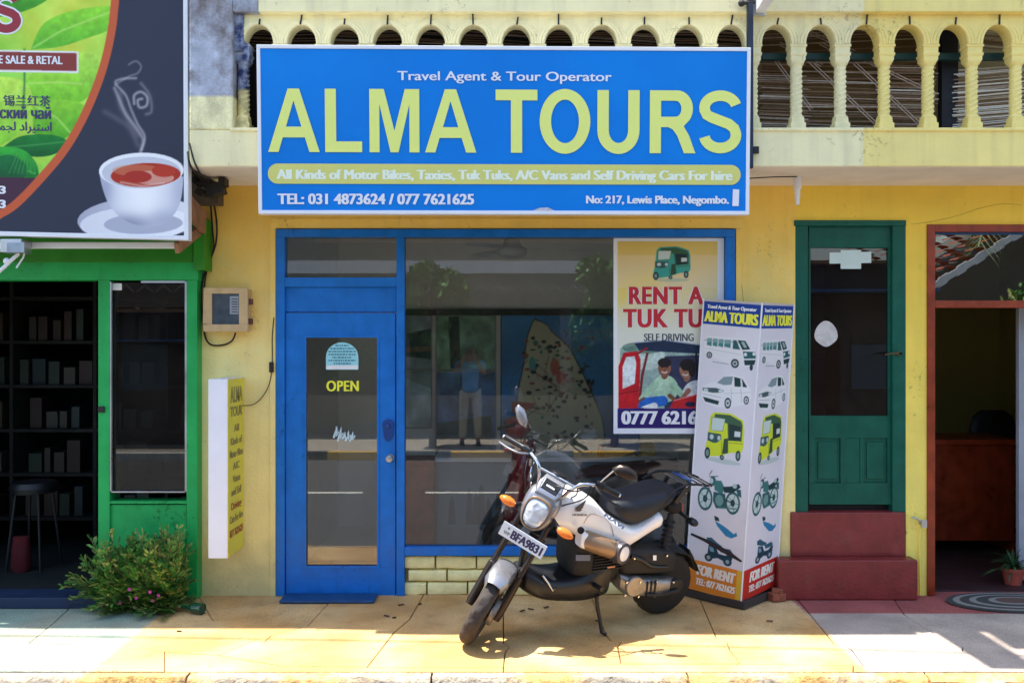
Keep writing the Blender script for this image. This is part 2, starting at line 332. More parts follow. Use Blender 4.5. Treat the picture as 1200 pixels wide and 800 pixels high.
# ---------------------------------------------------------------- ground
def pavemat():
    m = mat('painted_concrete', (.4, .4, .4), .9, var=.18, scale=3.5, bump=.6, bscale=70, wear=.45, grit=.22); n = m.node_tree; N = n.nodes.new; Lk = n.links.new
    geo = N('ShaderNodeNewGeometry'); nz = N('ShaderNodeTexNoise'); nz.inputs['Scale'].default_value = 12; nz.inputs['Detail'].default_value = 6; Lk(geo.outputs['Position'], nz.inputs['Vector'])
    def side(a, b, w=.02):                                   # 0..1 to the right of the ground line a-b (far to near)
        d = (b-a).normalized(); nrm = Vector((-d.y, d.x, 0))
        if nrm.x < 0: nrm = -nrm
        dt = N('ShaderNodeVectorMath'); dt.operation = 'DOT_PRODUCT'; dt.inputs[1].default_value = nrm; Lk(geo.outputs['Position'], dt.inputs[0])
        ad = N('ShaderNodeMath'); ad.operation = 'MULTIPLY_ADD'; ad.inputs[1].default_value = .05; Lk(nz.outputs['Fac'], ad.inputs[0]); Lk(dt.outputs['Value'], ad.inputs[2])
        r = N('ShaderNodeMapRange'); c = nrm.dot(a)+.025; r.inputs[1].default_value = c-w; r.inputs[2].default_value = c+w; Lk(ad.outputs[0], r.inputs[0]); return r.outputs[0]
    def mixc(f, a, b_):
        x = N('ShaderNodeMix'); x.data_type = 'RGBA'; Lk(f, x.inputs[0])
        for i, c in ((6, a), (7, b_)):
            if isinstance(c, tuple): x.inputs[i].default_value = (*c, 1)
            else: Lk(c, x.inputs[i])
        return x.outputs[2]
    n2 = N('ShaderNodeTexNoise'); n2.inputs['Scale'].default_value = 1.6; n2.inputs['Detail'].default_value = 7; Lk(geo.outputs['Position'], n2.inputs['Vector'])
    w = N('ShaderNodeMapRange'); w.inputs[1].default_value = .42; w.inputs[2].default_value = .66; Lk(n2.outputs['Fac'], w.inputs[0])
    n3 = N('ShaderNodeTexNoise'); n3.inputs['Scale'].default_value = 5; n3.inputs['Detail'].default_value = 9; n3.inputs['Roughness'].default_value = .75; Lk(geo.outputs['Position'], n3.inputs['Vector'])
    w3 = N('ShaderNodeMapRange'); w3.inputs[1].default_value = .55; w3.inputs[2].default_value = .72; w3.inputs[4].default_value = .55; Lk(n3.outputs['Fac'], w3.inputs[0])
    teal = mixc(w.outputs[0], L(132, 152, 138), L(164, 162, 142)); ora = mixc(w3.outputs[0], mixc(w.outputs[0], L(196, 150, 90), L(214, 182, 130)), L(140, 104, 70)); gry = mixc(w.outputs[0], L(170, 156, 146), L(188, 174, 158))
    a = mixc(side(G(190, 717), G(95, 797)), teal, ora); b = mixc(side(G(930, 703), G(1020, 790)), a, gry)
    red = mixc(w3.outputs[0], L(158, 84, 80), L(150, 120, 112))
    sp = N('ShaderNodeSeparateXYZ'); Lk(geo.outputs['Position'], sp.inputs[0]); r = N('ShaderNodeMapRange'); r.inputs[1].default_value = -.44; r.inputs[2].default_value = -.42; Lk(sp.outputs[1], r.inputs[0])
    mu = N('ShaderNodeMath'); mu.operation = 'MULTIPLY'; Lk(r.outputs[0], mu.inputs[0]); Lk(side(G(930, 703), G(1020, 790)), mu.inputs[1])
    Lk(mixc(mu.outputs[0], b, red), n.nodes['Vector Math'].inputs[0]); return m
M_PAVE = pavemat()
M_KERB = mat('kerb_concrete', L(168, 156, 138), .95, var=.35, scale=22, bump=1., bscale=45, wear=.5, grit=.3, col2=L(202, 160, 96), c2scale=1.2, c2lo=.45, c2hi=.55)
M_ASPH = mat('asphalt', (.085, .078, .076), .9, var=.12, scale=3, bump=.5, bscale=80)
M_LINE = mat('road_paint', L(225, 222, 210), .8, var=.1, scale=10)
M_SUB = mat('dirt_in_joints', L(80, 66, 50), 1., var=.2, scale=20, bump=.5)
mb = MB(); mb.box(-120, 120, -120, 120, -.16, -.134); mb.build('ground', M_SUB, kind='structure')
mb = MB(); mb.box(-120, 120, -8.3, -1.60, -.13, -.122); road = mb.build('road', M_ASPH, kind='structure')
mb = MB()
for i in range(-20, 20): mb.box(i*3.0-1.1, i*3.0+1.1, -5.15, -5.03, -.1215, -.118)
mb.build('road_marking', M_LINE, road)
pave = thing('pavement', (0, -.8, 0), 'pavement', None, kind='structure'); del pave['label']
mb = MB(); mb.box(-120, 120, -1.50, 3.2, -.13, -.035); mb.build('subbase', M_SUB, pave)
row = [(-1500,752),(-150,752),(33,753.5),(83,755),(257,767),(330,779),(430,781),(590,781),(728,777),(868,777),(1012,779),(1177,777),(1350,777),(2600,777)]
def rowseg(u0, u1): return [p for p in row if u0 < p[0] < u1]
J = [[(-1500,690),(-1500,752)], [(-60,690),(-150,752)], [(105,690),(62,730),(33,753.5)],
     [(400,690),(360,733),(318,744),(309,752),(300,749),(257,767)], [(500,690),(480,725),(462,740),(430,781)], [(590,690),(590,752),(596,757),(592,763),(590,781)],
     [(690,690),(710,743),(716,750),(728,751),(724,757),(728,777)], [(815,690),(828,720),(840,748),(852,751),(855,760),(868,777)],
     [(925,690),(967,740),(978,754),(992,756),(999,761),(1012,779)], [(1040,690),(1060,720),(1112,752),(1128,757),(1128,762),(1177,777)], [(1280,690),(1350,777)], [(2300,690),(2600,777)]]
def slab(poly, jit=0):
    c = [G(*p) for p in poly]; ctr = sum(c, Vector())/len(c); pts = []
    n = len(c)
    for i, p in enumerate(c):                                # shrink a few millimetres for the joint
        a, b = c[i-1], c[(i+1) % n]; e1 = (p-a).normalized(); e2 = (b-p).normalized(); nn = (Vector((-e1.y, e1.x, 0))+Vector((-e2.y, e2.x, 0)))
        if nn.length < 1e-4: nn = ctr-p
        nn.normalize(); nn = nn if area > 0 else -nn; q = p+nn*.0032; pts.append((q.x, q.y))
    mb = MB(); h = random.uniform(-.003, .002); mb.prism(pts, 'z', -.05, h); o = mb.build('pavement_slab', M_PAVE, pave, bevel=.004, bseg=1); return o
def sgn(poly):
    c = [G(*p) for p in poly]; return sum(c[i-1].x*c[i].y-c[i].x*c[i-1].y for i in range(len(c)))
for j in range(len(J)-1):
    A, B = J[j], J[j+1]; poly = A+rowseg(A[-1][0], B[-1][0])+B[::-1]
    if j == 2:                                               # the broken slab by the bush
        for pl in ([(62,730),(105,690),(228,690),(250,727),(300,730),(360,733),(318,744),(309,752),(300,749),(257,767),(83,755),(33,753.5)],
                   [(228,690),(400,690),(360,733),(300,730),(250,727)]):
            area = sgn(pl); slab(pl)
        continue
    area = sgn(poly); slab(poly)
fs = [-1500, -260, 193, 590, 1000, 1480, 2600]
for a, b in zip(fs[:-1], fs[1:]):
    def ry(u):
        for p, q in zip(row[:-1], row[1:]):
            if p[0] <= u <= q[0]: return p[1]+(q[1]-p[1])*(u-p[0])/(q[0]-p[0])
        return 777
    pl = [(a, ry(a))]+rowseg(a, b)+[(b, ry(b)), (b, 786), (a, 786)]; area = sgn(pl); slab(pl)
def kerb_row(y0, y1, parent, cols, x0, x1, step):
    x = x0; i = 0
    while x < x1:
        w = step*random.uniform(.9, 1.1); mb = MB(); n = 10; r1 = []; 
        for k in range(n+1):
            xx = x+.006+(w-.012)*k/n; j = lambda s=.006: random.uniform(-s, s)
            r1.append([(xx, y1, -.125), (xx, y1, -.003), (xx, y0+(.02 if y0 < y1 else -.02)+j(), -.006+j(.004)), (xx, y0+j(.01), -.035+j(.012)), (xx, y0, -.125)])
        mb.rings(r1, caps=True); mb.build('kerbstone', cols[i % len(cols)], parent, smooth=50); x += w; i += 1
kerb = thing('kerb', (0, -1.56, 0), 'kerb', None, kind='structure'); del kerb['label']
kerb_row(-1.585, -1.512, kerb, [M_KERB], -7, 7, 1.28)

# ---------------------------------------------------------------- the yellow building
bld = thing('shop_building', (0, 0, 0), 'yellow two storey shop building with an arched balcony above the street', 'building')
def wal(name, u0, v0, u1, v1, y0, y1, m=None, parent=None, bev=0, z0=None, z1=None):
    mb = MB(); mb.box(X(u0, y0), X(u1, y0), y0, y1, Z(v1, y0) if z0 is None else z0, Z(v0, y0) if z1 is None else z1); return mb.build(name, m or M_WALL, parent or bld, bevel=bev)
ZC = 2.905                                                   # underside of the balcony slab
wal('wall', 232, 0, 323, 0, 0, .18, z0=-.03, z1=ZC)
wal('wall', 862, 0, 932, 0, 0, .18, z0=-.03, z1=ZC)
wal('wall', 1061.5, 0, 1087, 0, 0, .18, z0=-.03, z1=ZC)
wal('wall', 323, 0, 862, 268, 0, .18, z1=ZC)
wal('wall', 932, 0, 1061.5, 259, 0, .18, z1=ZC)
wal('wall', 1087, 0, 1330, 263, 0, .18, z1=ZC)
wal('wall', 1330, 0, 1700, 0, 0, .18, z0=-.03, z1=ZC)
wal('plaster_border', 316, 262, 323, 697, -.012, .0, bev=.003, z0=-.02)
wal('plaster_border', 316, 256, 869, 267.5, -.0125, .0, bev=.003)
wal('plaster_border', 862.5, 268, 869, 697, -.012, .0, bev=.003, z0=-.02)
for pts in (((1068, 262), (1090, 259), (1120, 254), (1150, 243), (1175, 239), (1198, 241)), ((860, 300), (868, 330), (872, 372), (866, 410))):
    MB().tube([P(u+random.uniform(-1, 1), v+random.uniform(-1, 1), -.0002) for u, v in pts], [.0008, .0014, .0011, .0014, .001, .0007][:len(pts)], 5, smooth=6).build('wall_crack', mat('crack_brown', L(120, 96, 52), 1.), bld)  # thin brown hairline cracks on the plaster
# interior shells
def room(x0, x1, y1, z1, wm, fm, back=None, cm=None):
    for n, b, m in (('interior_floor', (x0, x1, .10, y1, -.02, .012), fm), ('interior_ceiling', (x0, x1, .185, y1, z1, z1+.05), cm or wm), ('interior_wall', (x0, x1, y1, y1+.05, 0.013, z1-.002), back or wm),
                    ('interior_wall', (x0-.05, x0, .185, y1, 0, z1-.002), wm), ('interior_wall', (x1, x1+.05, .185, y1, 0, z1-.002), wm)):
        mb = MB(); mb.box(*b); mb.build(n, m, bld)
room(X(323), X(866), 2.35, 2.88, M_GREY, mat('pale_floor_tile', L(214, 210, 202), .5, var=.05))
room(X(935), X(1058), 1.6, 2.88, M_OLIVE, M_TILEF, back=mat('mauve_back_wall', L(112, 98, 108), .9, var=.15))
room(X(1084), X(1400), 2.6, 2.88, M_OLIVE, mat('dark_red_floor', L(60, 40, 42), .5))
# bricks under the shop window
mb = MB(); mb.box(X(474), X(862), .05, .17, -.02, Z(651)); mb.build('mortar_bed', M_MORTAR, bld)
ys = [(651.5, 666.5), (668, 681), (682.5, 697)]
for r, (va, vb) in enumerate(ys):
    u = 474+random.uniform(0, 5)-(0 if r % 2 else 22)
    while u < 861:
        w = random.uniform(40, 50) if r else random.uniform(42, 56); a, b = max(u, 474.5), min(u+w, 861.5); u += w+2.2
        if b-a < 6: continue
        mb = MB(); n = 4; d = random.uniform(-.006, .004); xs = [X(a)+(X(b)-X(a))*k/n for k in range(n+1)]; z0, z1 = Z(vb), Z(va); q = lambda s=.004: random.uniform(-s, s)
        mb.rings([[(x, .06, z0), (x, .012+d+q(), z0+.004+q(.003)), (x, .006+d+q(), z0+.015), (x, .006+d+q(), z1-.015), (x, .012+d+q(), z1-.004+q(.003)), (x, .06, z1)] for x in xs])
        mb.build('brick', M_BRICK, bld, smooth=40)
# balcony slab, fascia and top rail
yb = -.70
mb = MB(); mb.box(X(222, yb), 4.6, yb+.01, .5, ZC, ZC+.06); mb.build('balcony_soffit', M_SOFFIT, bld)
mb = MB(); mb.box(X(222, yb), 4.6, yb, -.45, ZC+.004, Z(152, yb)); mb.box(X(270, yb), 4.6, yb-.012, -.46, Z(154, yb), Z(150, yb)); mb.build('balcony_fascia', M_BALC, bld, bevel=.006)
mb = MB(); mb.box(X(303, yb), 4.6, yb-.01, -.46, Z(14.5, yb), 4.12); mb.box(X(303, yb), 4.6, yb-.03, -.44, 4.12, 4.2); mb.build('balcony_top_rail', M_BALC, bld, bevel=.006)
mb = MB(); mb.box(X(222, yb), X(273, yb), yb-.005, -.40, Z(152, yb), 4.6)
M_OLDP = mat('peeling_paint', L(178, 184, 200), .9, var=.25, scale=9, bump=.9, bscale=30, grit=.12, wear=.4, col2=L(120, 112, 112), c2scale=3.2, c2lo=.45, c2hi=.62, streak=.25)
M_OLDB = mat('blue_black_flaking_paint', L(44, 56, 104), .85, var=.4, scale=14, bump=.7, bscale=30, col2=L(150, 158, 180), c2scale=11, c2lo=.42, c2hi=.54)
def twozone(m, zc, lowcol):
    n = m.node_tree; N = n.nodes.new; Lk = n.links.new; geo = N('ShaderNodeNewGeometry'); sp = N('ShaderNodeSeparateXYZ'); Lk(geo.outputs['Position'], sp.inputs[0])
    r = N('ShaderNodeMapRange'); r.inputs[1].default_value = zc-.01; r.inputs[2].default_value = zc+.01; Lk(sp.outputs[2], r.inputs[0]); v = n.nodes['Vector Math']; src = v.inputs[0].links[0].from_socket
    x = N('ShaderNodeMix'); x.data_type = 'RGBA'; Lk(r.outputs[0], x.inputs[0]); x.inputs[6].default_value = (*lowcol, 1); Lk(src, x.inputs[7]); Lk(x.outputs[2], v.inputs[0])
twozone(M_OLDP, Z(113, yb), L(238, 230, 180)); twozone(M_OLDB, Z(106, -.62), L(222, 208, 150))
mb.build('weathered_pillar', M_OLDP, bld, bevel=.008)
MB().box(X(273.3, yb), X(302.7, yb), yb-.008, -.46, Z(14.5, yb), 4.2).build('weathered_rail_end', M_OLDP, bld, bevel=.006)
MB().box(X(273.3, -.66), X(286, -.66), -.672, -.56, Z(60, -.66), Z(14.7, -.66)).build('flaking_arch_end', M_OLDB, bld, bevel=.006)
# arcade: spandrels with mouldings and twisted balusters
left = [303+50.36*k for k in range(12)]; right_ = [910+51.8*k for k in range(12)]
cu = left+right_; yf = -.655; xc = [X(u, yf) for u in cu]
z_sp, z_top, z_open = Z(52, yf), Z(14.5, yf), Z(29, yf); hw = .093
def baluster_mesh():
    mb = MB(); n = 16; R = []; zb, zt = Z(150.5, yf), z_sp; H = zt-zb
    def ring(z, r, sq, tw): # sq = squareness
        o = []
        for k in range(n):
            a = 2*math.pi*k/n; c, s_ = math.cos(a), math.sin(a); q = 1/max(abs(c), abs(s_)); rr = r*((1-sq)+sq*q*.92)*(1+(.10*math.cos(2*(a-tw)*2) if tw else 0)); o.append((rr*c, rr*s_, z))
        return o
    prof = [(0, .052, 1, 0), (.07, .052, 1, 0), (.075, .044, 1, 0), (.13, .044, .8, 0), (.15, .047, .2, 0), (.17, .036, 0, 0)]
    for z, r, q, t in prof: R.append(ring(zb+z*H, r, q, t))
    for k in range(45): f = k/44; R.append(ring(zb+(.18+.56*f)*H, .036, 0, .01+f*15))
    for z, r, q, t in [(.76, .037, 0, 0), (.78, .046, .3, 0), (.82, .05, 1, 0), (.86, .05, 1, 0), (.87, .055, 1, 0), (.90, .057, 1, 0), (.905, .05, 1, 0), (.97, .052, 1, 0), (.975, .058, 1, 0), (1, .058, 1, 0)]: R.append(ring(zb+z*H, r, q, t))
    mb.rings(R); return mb
xm = [(a+b)/2 for a, b in zip(xc[:-1], xc[1:])]
b0 = None
for i, x in enumerate(xm):
    if b0 is None:
        b0 = baluster_mesh().build('baluster', M_BALC, bld, smooth=35, origin=(0, 0, 0)); b0.location = (x, yf+.05, 0)
    else: link_copy(b0, (x, yf+.05, 0))
mb = baluster_mesh(); o = mb.build('baluster', M_OLDB, bld, smooth=35, origin=(0, 0, 0), label='dark blue flaking twisted baluster'); o.location = (X(283, yf), yf+.05, 0)
def arch_mesh(w0, w1):
    mb = MB(); n = 16; inner = [(hw*math.cos(math.pi*k/n), z_sp+(z_open-z_sp)*math.sin(math.pi*k/n)) for k in range(n+1)]
    outline = [(w1, z_sp), (w1, z_top), (-w0, z_top), (-w0, z_sp)]+inner[::-1]
    mb.prism(outline, 'y', yf, yf+.10)
    for r0, pr, wd in ((1.12, .016, .010), (1.34, .026, .011), (1.55, .014, .008)):
        c = [(hw*r0*math.cos(math.pi*k/n), yf, z_sp+(z_open-z_sp+hw*(r0-1)*.55)*math.sin(math.pi*k/n)) for k in range(n+1)]
        c = [(min(max(p[0], -w0), w1), p[1], min(p[2], z_top-.006)) for p in c]; mb.tube(c, [wd]*len(c), 8)
    return mb
a0 = a1 = None
for i, x in enumerate(xc):
    wl = (x-xm[i-1]) if i else .14; wr = (xm[i]-x) if i < len(xm) else .14
    ao = arch_mesh(wl, wr).build('arch', M_BALC, bld, smooth=40, origin=(0, 0, 0)); ao.location = (x, 0, 0)
    q = random.uniform(-.008, .008); zt_ = z_open+random.uniform(.03, .065); MB().bar((x+q, yf-.012, z_open-.004), (x+q+random.uniform(-.006, .012), yf-.012, zt_), .010, .006, up=(0, 1, 0)).build('rust_crack', M_CABLE, bld)
# upper storey behind the balcony
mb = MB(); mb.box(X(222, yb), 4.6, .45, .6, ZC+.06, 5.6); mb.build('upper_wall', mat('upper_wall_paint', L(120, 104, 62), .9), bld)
mb = MB(); mb.box(-4.8, 1.37, -.62, 1.4, 5.6, 5.72); mb.box(1.37, 6, -1.02, 1.4, 5.6, 5.72); mb.build('roof', M_SOFFIT, bld)
mb = MB(); mb.box(-6, 6, 3.3, 3.4, 0, 5.6); mb.build('rear_wall', M_GREY, bld)
mb = MB(); mb.box(X(893, -.47), 4.6, -.47, -.43, Z(70, -.47), Z(62, -.47)); mb.build('balcony_guard_rail', M_TEAL2, bld, bevel=.004)
mb = MB(); mb.box(X(1099, -.3), X(1118, -.3), -.36, -.30, ZC+.07, 4.9); mb.build('balcony_post', mat('navy_post', L(22, 26, 44), .6), bld)

# blinds: loose bamboo sticks heaped behind the balusters
SL = [mat('grey_bamboo', L(186, 168, 158), .8, var=.2, scale=30), mat('brown_bamboo', L(140, 112, 92), .8, var=.2, scale=30), mat('pale_bamboo', L(230, 226, 226), .7, var=.1, scale=30)]
bl = thing('bamboo_blind', (X(1000, -.4), -.4, ZC+.07), 'tattered bamboo blind sagging behind the balusters right of the blue sign', 'blind')
def sticks(u0, u1, v0, v1, n, sl, mats, jit, par, name, y0=-.40):
    mb = MB()
    for i in range(n):
        v = v0+(v1-v0)*i/n+random.uniform(-1, 1); a = u0-random.uniform(0, jit); b = u1+random.uniform(-jit, jit); y = y0+random.uniform(0, .08)
        s_ = sl+random.uniform(-.02, .02); mid = (a+b)/2; dv = (b-a)/2*s_
        mb.bar(P(a, v-dv, y), P(b, v+dv, y), .005, random.uniform(.005, .010), mi=random.choices([0, 1, 2], mats)[0])
    o = mb.build(name, SL, par); o['kind'] = 'stuff'; return o
sticks(893, 945, 64, 152, 38, .03, (5, 6, .4), 6, bl, 'sticks'); sticks(938, 1045, 58, 152, 44, .02, (5, 6, .5), 8, bl, 'sticks', -.36); sticks(1030, 1096, 70, 152, 34, .02, (5, 6, 1), 4, bl, 'sticks')
sticks(893, 1100, 24, 62, 20, -.03, (3, 5, .3), 5, bl, 'sticks', -.34)
mb = MB()
for a, b in (((912, 52), (962, 78)), ((940, 66), (1040, 160)), ((945, 38), (1000, 62)), ((988, 60), (1096, 112)), ((905, 68), (950, 130)), ((1000, 75), (1080, 150)), ((960, 52), (995, 70))):
    for k in (0, 2.2): mb.bar(P(a[0]+k, a[1]-k, -.42), P(b[0]+k, b[1]-k, -.42), .004, .006, mi=0)
mb.build('loose_stick', SL, bl, kind='stuff')
mb = MB(); mb.box(X(893, -.3), X(1098, -.3), -.31, -.28, ZC+.07, 4.3); mb.build('blind_backing', mat('blind_shade_cloth', L(112, 92, 60), .95, var=.2, scale=8), bl)
bl2 = thing('bamboo_blind', (X(1170, -.4), -.4, ZC+.07), 'pale silvery bamboo blind rolled out at the far right of the balcony', 'blind')
sticks(1124, 1260, 76, 152, 46, -.09, (3, 2, 6), 9, bl2, 'sticks'); sticks(1128, 1260, 24, 62, 18, .1, (3, 5, 1.5), 5, bl2, 'sticks', -.36)
bl3 = thing('bamboo_blind', (X(600, -.4), -.4, ZC+.07), 'dark bamboo blinds hanging behind the arches over the blue sign', 'blind')
for k in range(12):
    u = 303+50.36*k; sticks(u-24, u+24, 30, 62, 12, random.uniform(-.04, .09), (1.3, 7, .15), 1, bl3, 'sticks', -.38)
mb = MB(); mb.box(X(276, -.3), X(884, -.3), -.31, -.28, ZC+.07, 4.3); mb.build('blind_backing', mat('dark_space_black', L(26, 24, 24), .95, var=.2, scale=8), bl3)  # black sheet standing in for the dark space behind the blinds

# ---------------------------------------------------------------- blue shopfront: frame, door, window
fr = M_BLUE
def part(name, u0, v0, u1, v1, y0, y1, m, parent, bev=.003, z0=None, **k):
    mb = MB(); mb.box(X(u0, y0), X(u1, y0), y0, y1, Z(v1, y0) if z0 is None else z0, Z(v0, y0)); return mb.build(name, m, parent, bevel=bev, **k)
sf = thing('blue_shopfront', (X(592), 0, 0), 'blue painted timber shopfront frame with a door and a wide display window', 'shopfront')
part('door_jamb', 323.5, 277.5, 333.5, 697, -.02, .07, fr, sf, z0=0)
part('head_rail', 323.5, 268.5, 861.5, 277.5, -.022, .07, fr, sf)
part('mullion', 464.5, 277.5, 474, 697, -.02, .07, fr, sf, z0=0)
part('window_jamb', 850.5, 277.5, 861.5, 651, -.02, .07, fr, sf)
part('sill_rail', 474, 641, 850.5, 651, -.03, .07, fr, sf, .004)
part('transom_rail', 333.5, 325, 464.5, 336, -.015, .07, fr, sf)
part('transom_pane', 333.5, 277.5, 464.5, 325, .02, .026, M_GLASS, sf, 0)
part('head_panel', 333.5, 336, 464.5, 365.5, .012, .05, fr, sf)
part('window_pane', 474, 277.5, 850.5, 641, .02, .026, M_GLASS, sf, 0)
MB().box(X(332, -.1), X(441, -.1), -.215, -.022, .004, .022).build('door_step', M_BLUE2, sf, bevel=.004)
door = part('door', 334.5, 366.5, 357, 699, 0, .045, fr, sf, .002)
mb = MB()
for (a, b, c, d) in ((334.8, 366.5, 463.3, 394), (334.8, 394, 357.5, 664), (443, 394, 463.3, 664), (334.8, 664, 463.3, 698.2)): mb.box(X(a), X(c), 0, .045, Z(d), Z(b))
me = mb; bpy.data.objects.remove(door); door = me.build('door', fr, sf, bevel=.002, label='blue door leaf with a tall glass pane and an OPEN sticker')
mb = MB()
for (a, b, c, d) in ((356.5, 392.5, 444.5, 395.5), (356.5, 662.5, 444.5, 665.5), (356.5, 395.5, 359, 662.5), (442, 395.5, 444.5, 662.5)): mb.box(X(a), X(c), -.006, .001, Z(d), Z(b))
mb.box(X(358), X(443), .018, .022, Z(664), Z(394), 1); mb.build('glazing', [fr, M_GLASS], door)
mb = MB(); mb.lathe([(.012, 0), (.026, .001), (.030, .006), (.027, .012), (.012, .014), (.011, .035), (.024, .042), (.028, .052), (.024, .064), (.0, .068)], P(457.5, 536, 0)+Vector((0, .0005, 0)), (0, -1, 0)); mb.build('door_knob', M_ALU, door, smooth=50)
mb = MB(); mb.prism(arcpts(X(455), Z(499), .045, .05, 20, 160, 8)+arcpts(X(455), Z(507), .035, .06, 200, 340, 8), 'y', -.012, .0005); mb.lathe([(.018, 0), (.015, .012), (.006, .016), (.0, .017)], P(455, 499, -.011), (0, -1, 0)); mb.build('lock_plate', mat('blue_painted_iron', L(30, 70, 140), .4, metal=.3), door, bevel=.002)
# door lettering and stickers on the glass
dp = Panel(P(358, 664, .0165), P(443, 664, .0165), P(358, 394, .0165), P(443, 394, .0165), 85, 270)
M_YEL = mat('yellow_vinyl', L(240, 240, 60), .5, var=.02); M_CY = mat('pale_cyan_vinyl', L(150, 215, 225), .5, var=.1); M_CYD = mat('blue_print', L(30, 90, 130), .5); M_SIL = mat('silver_vinyl', L(190, 215, 225), .4, var=.1)
mb = MB(); letter(mb, dp, 'OPEN', 25, 62, 52, 64, .001, bold=.55, off=.006, sp=1.1); mb.build('open_lettering', M_YEL, door)
mb = MB(); shape(mb, dp, arcpts(43, 24, 19, 17, 180, 360, 14)+[(62, 39), (24, 39)], .0006, 0)
for k, (w, h) in enumerate(((8, 10), (14, 13.5), (16, 17), (16, 20.5), (12, 24), (16, 27.5), (10, 31))): 
    x = 43-w
    while x < 43+w-1: 
        q = random.uniform(1, 3.4); shape(mb, dp, [(x, h), (min(x+q, 43+w), h), (min(x+q, 43+w), h+1.5), (x, h+1.5)], .0009, 1); x += q+.8
shape(mb, dp, [(24.5, 34), (61.5, 34), (61.5, 38.5), (24.5, 38.5)], .0009, 2)
mb.build('arched_sticker', [M_CY, M_CYD, M_WHITE], door)
mb = MB()
for cx, cy, h in ((36, 112, 14), (41, 114, 18), (46, 116, 9), (50, 116, 13), (55, 117, 12)):
    shape(mb, dp, strokepoly([(cx-3, cy+h*.5), (cx-1.5, cy+2), (cx, cy-h*.5), (cx+.6, cy+h*.4), (cx+3, cy-1)], 2.2), .0008)
mb.build('silver_script_sticker', M_SIL, door)
# ---------------------------------------------------------------- green door with red steps
gd = thing('green_door', (X(996), 0, .6), 'dark green panelled door with a tall glass pane above two red steps', 'door')
part('door_frame', 932, 264, 947, 600, .0, .10, M_TEAL, gd); part('door_frame', 1046, 264, 1061.5, 600, .0, .10, M_TEAL, gd); part('door_frame', 931, 258, 1062, 264.5, -.012, .10, M_TEAL, gd)
mb = MB()
for (a, b, c, d) in ((948, 264.5, 1045, 290), (948, 290, 950, 487), (1041, 290, 1045, 487), (948, 487, 1045, 513), (948, 566, 1045, 591), (948, 513, 955, 566), (1040, 513, 1045, 566), (985, 513, 990, 566), (1008, 513, 1012, 566)): mb.box(X(a, .03), X(c, .03), .03, .07, Z(d, .03), Z(b, .03))
for (a, b, c, d, y) in ((955, 513, 985, 566, .045), (990, 513, 1008, 566, .035), (1012, 513, 1040, 566, .045)): mb.box(X(a, .03), X(c, .03), y, .06, Z(d, .03), Z(b, .03))
for (a, b, c, d) in ((959, 518, 981, 561), (1016, 518, 1036, 561)): mb.box(X(a, .03), X(c, .03), .034, .05, Z(d, .03), Z(b, .03))
leaf = mb.build('door_leaf', M_TEAL, gd, bevel=.003)
for (a, b, c, d) in ((950, 290, 1041, 487),): part('door_pane', a, b, c, d, .048, .053, M_GLASSD, gd, 0)
part('dark_gap', 934, 591.5, 1060, 600, .09, .10, M_BLACK, gd, 0)
mb = MB(); mb.lathe([(.0, 0), (.016, .001), (.016, .012), (.008, .014), (.008, .04)], P(1053, 414, .0)+Vector((0, .0005, 0)), (0, -1, 0)); mb.tube([P(1053, 414, -.04), P(1046, 414, -.045), P(1037, 415.5, -.045)], [.009, .009, .007]); mb.build('door_handle', mat('brass', L(96, 84, 62), .4, metal=.8), gd, smooth=40)
mb = MB(); tp = Panel(P(950, 487, .047), P(1041, 487, .047), P(950, 290, .047), P(1041, 290, .047), 91, 197)
shape(mb, tp, [(22, 6), (71, 5), (71, 18), (22, 19)], .0004); shape(mb, tp, [(35, 3), (59, 3), (59, 25), (35, 25)], .0012); mb.build('taped_paper', mat('pale_blue_paper', L(205, 225, 222), .8, var=.05), gd)
mb = MB(); shape(mb, tp, [(18+13.5*math.cos(t)*(1+.06*math.sin(3*t)), 101+14.5*math.sin(t)*(1+.05*math.cos(4*t))) for t in (2*math.pi*k/28 for k in range(28))], .0006); mb.build('round_sticker', mat('worn_white_sticker', L(205, 202, 200), .8, var=.15, scale=30), gd)
st = thing('red_steps', (X(994, -.06), -.06, 0), 'two red painted concrete steps below the dark green door', 'steps')
MB().box(X(912, -.13), X(1076, -.13), -.13, .0-.002, .001, Z(656, -.13)).build('lower_step', M_RED, st, bevel=.01)
MB().box(X(927, -.02), X(1061, -.02), -.02, .12, Z(656, -.13)-.002, Z(600, -.02)).build('upper_step', M_RED, st, bevel=.008)
# ---------------------------------------------------------------- right shop entrance
rs = thing('brown_doorway', (X(1190), 0, 0), 'varnished brown timber doorway with a glazed transom over the dark entrance', 'doorway')
part('door_jamb', 1087, 263, 1096, 697, -.015, .12, M_BROWN, rs, z0=0); part('head_rail', 1096, 263, 1330, 271.5, -.015, .12, M_BROWN, rs); part('transom_rail', 1096, 352, 1322, 360.5, -.012, .12, M_BROWN, rs)
part('door_jamb', 1322, 271, 1330, 697, -.015, .12, M_BROWN, rs, z0=0)
part('transom_pane', 1096, 271.5, 1322, 352, .03, .036, glassmat('transom_glass', tint=(.55, .55, .5), base=.09, dirt=.01), rs, 0)
part('transom_blue_edge', 1096, 271.5, 1322, 275, .024, .03, M_BLUE2, rs, 0)
ds = thing('wooden_desk', (X(1150, 1.2), 1.5, .012), 'reddish brown wooden desk inside the right hand shop doorway', 'desk')
mb = MB(); mb.box(X(1080, 1.2), X(1196, 1.2), 1.2, 1.8, Z(521, 1.2), Z(515, 1.2)); mb.build('desk_top', M_BROWN, ds, bevel=.004)
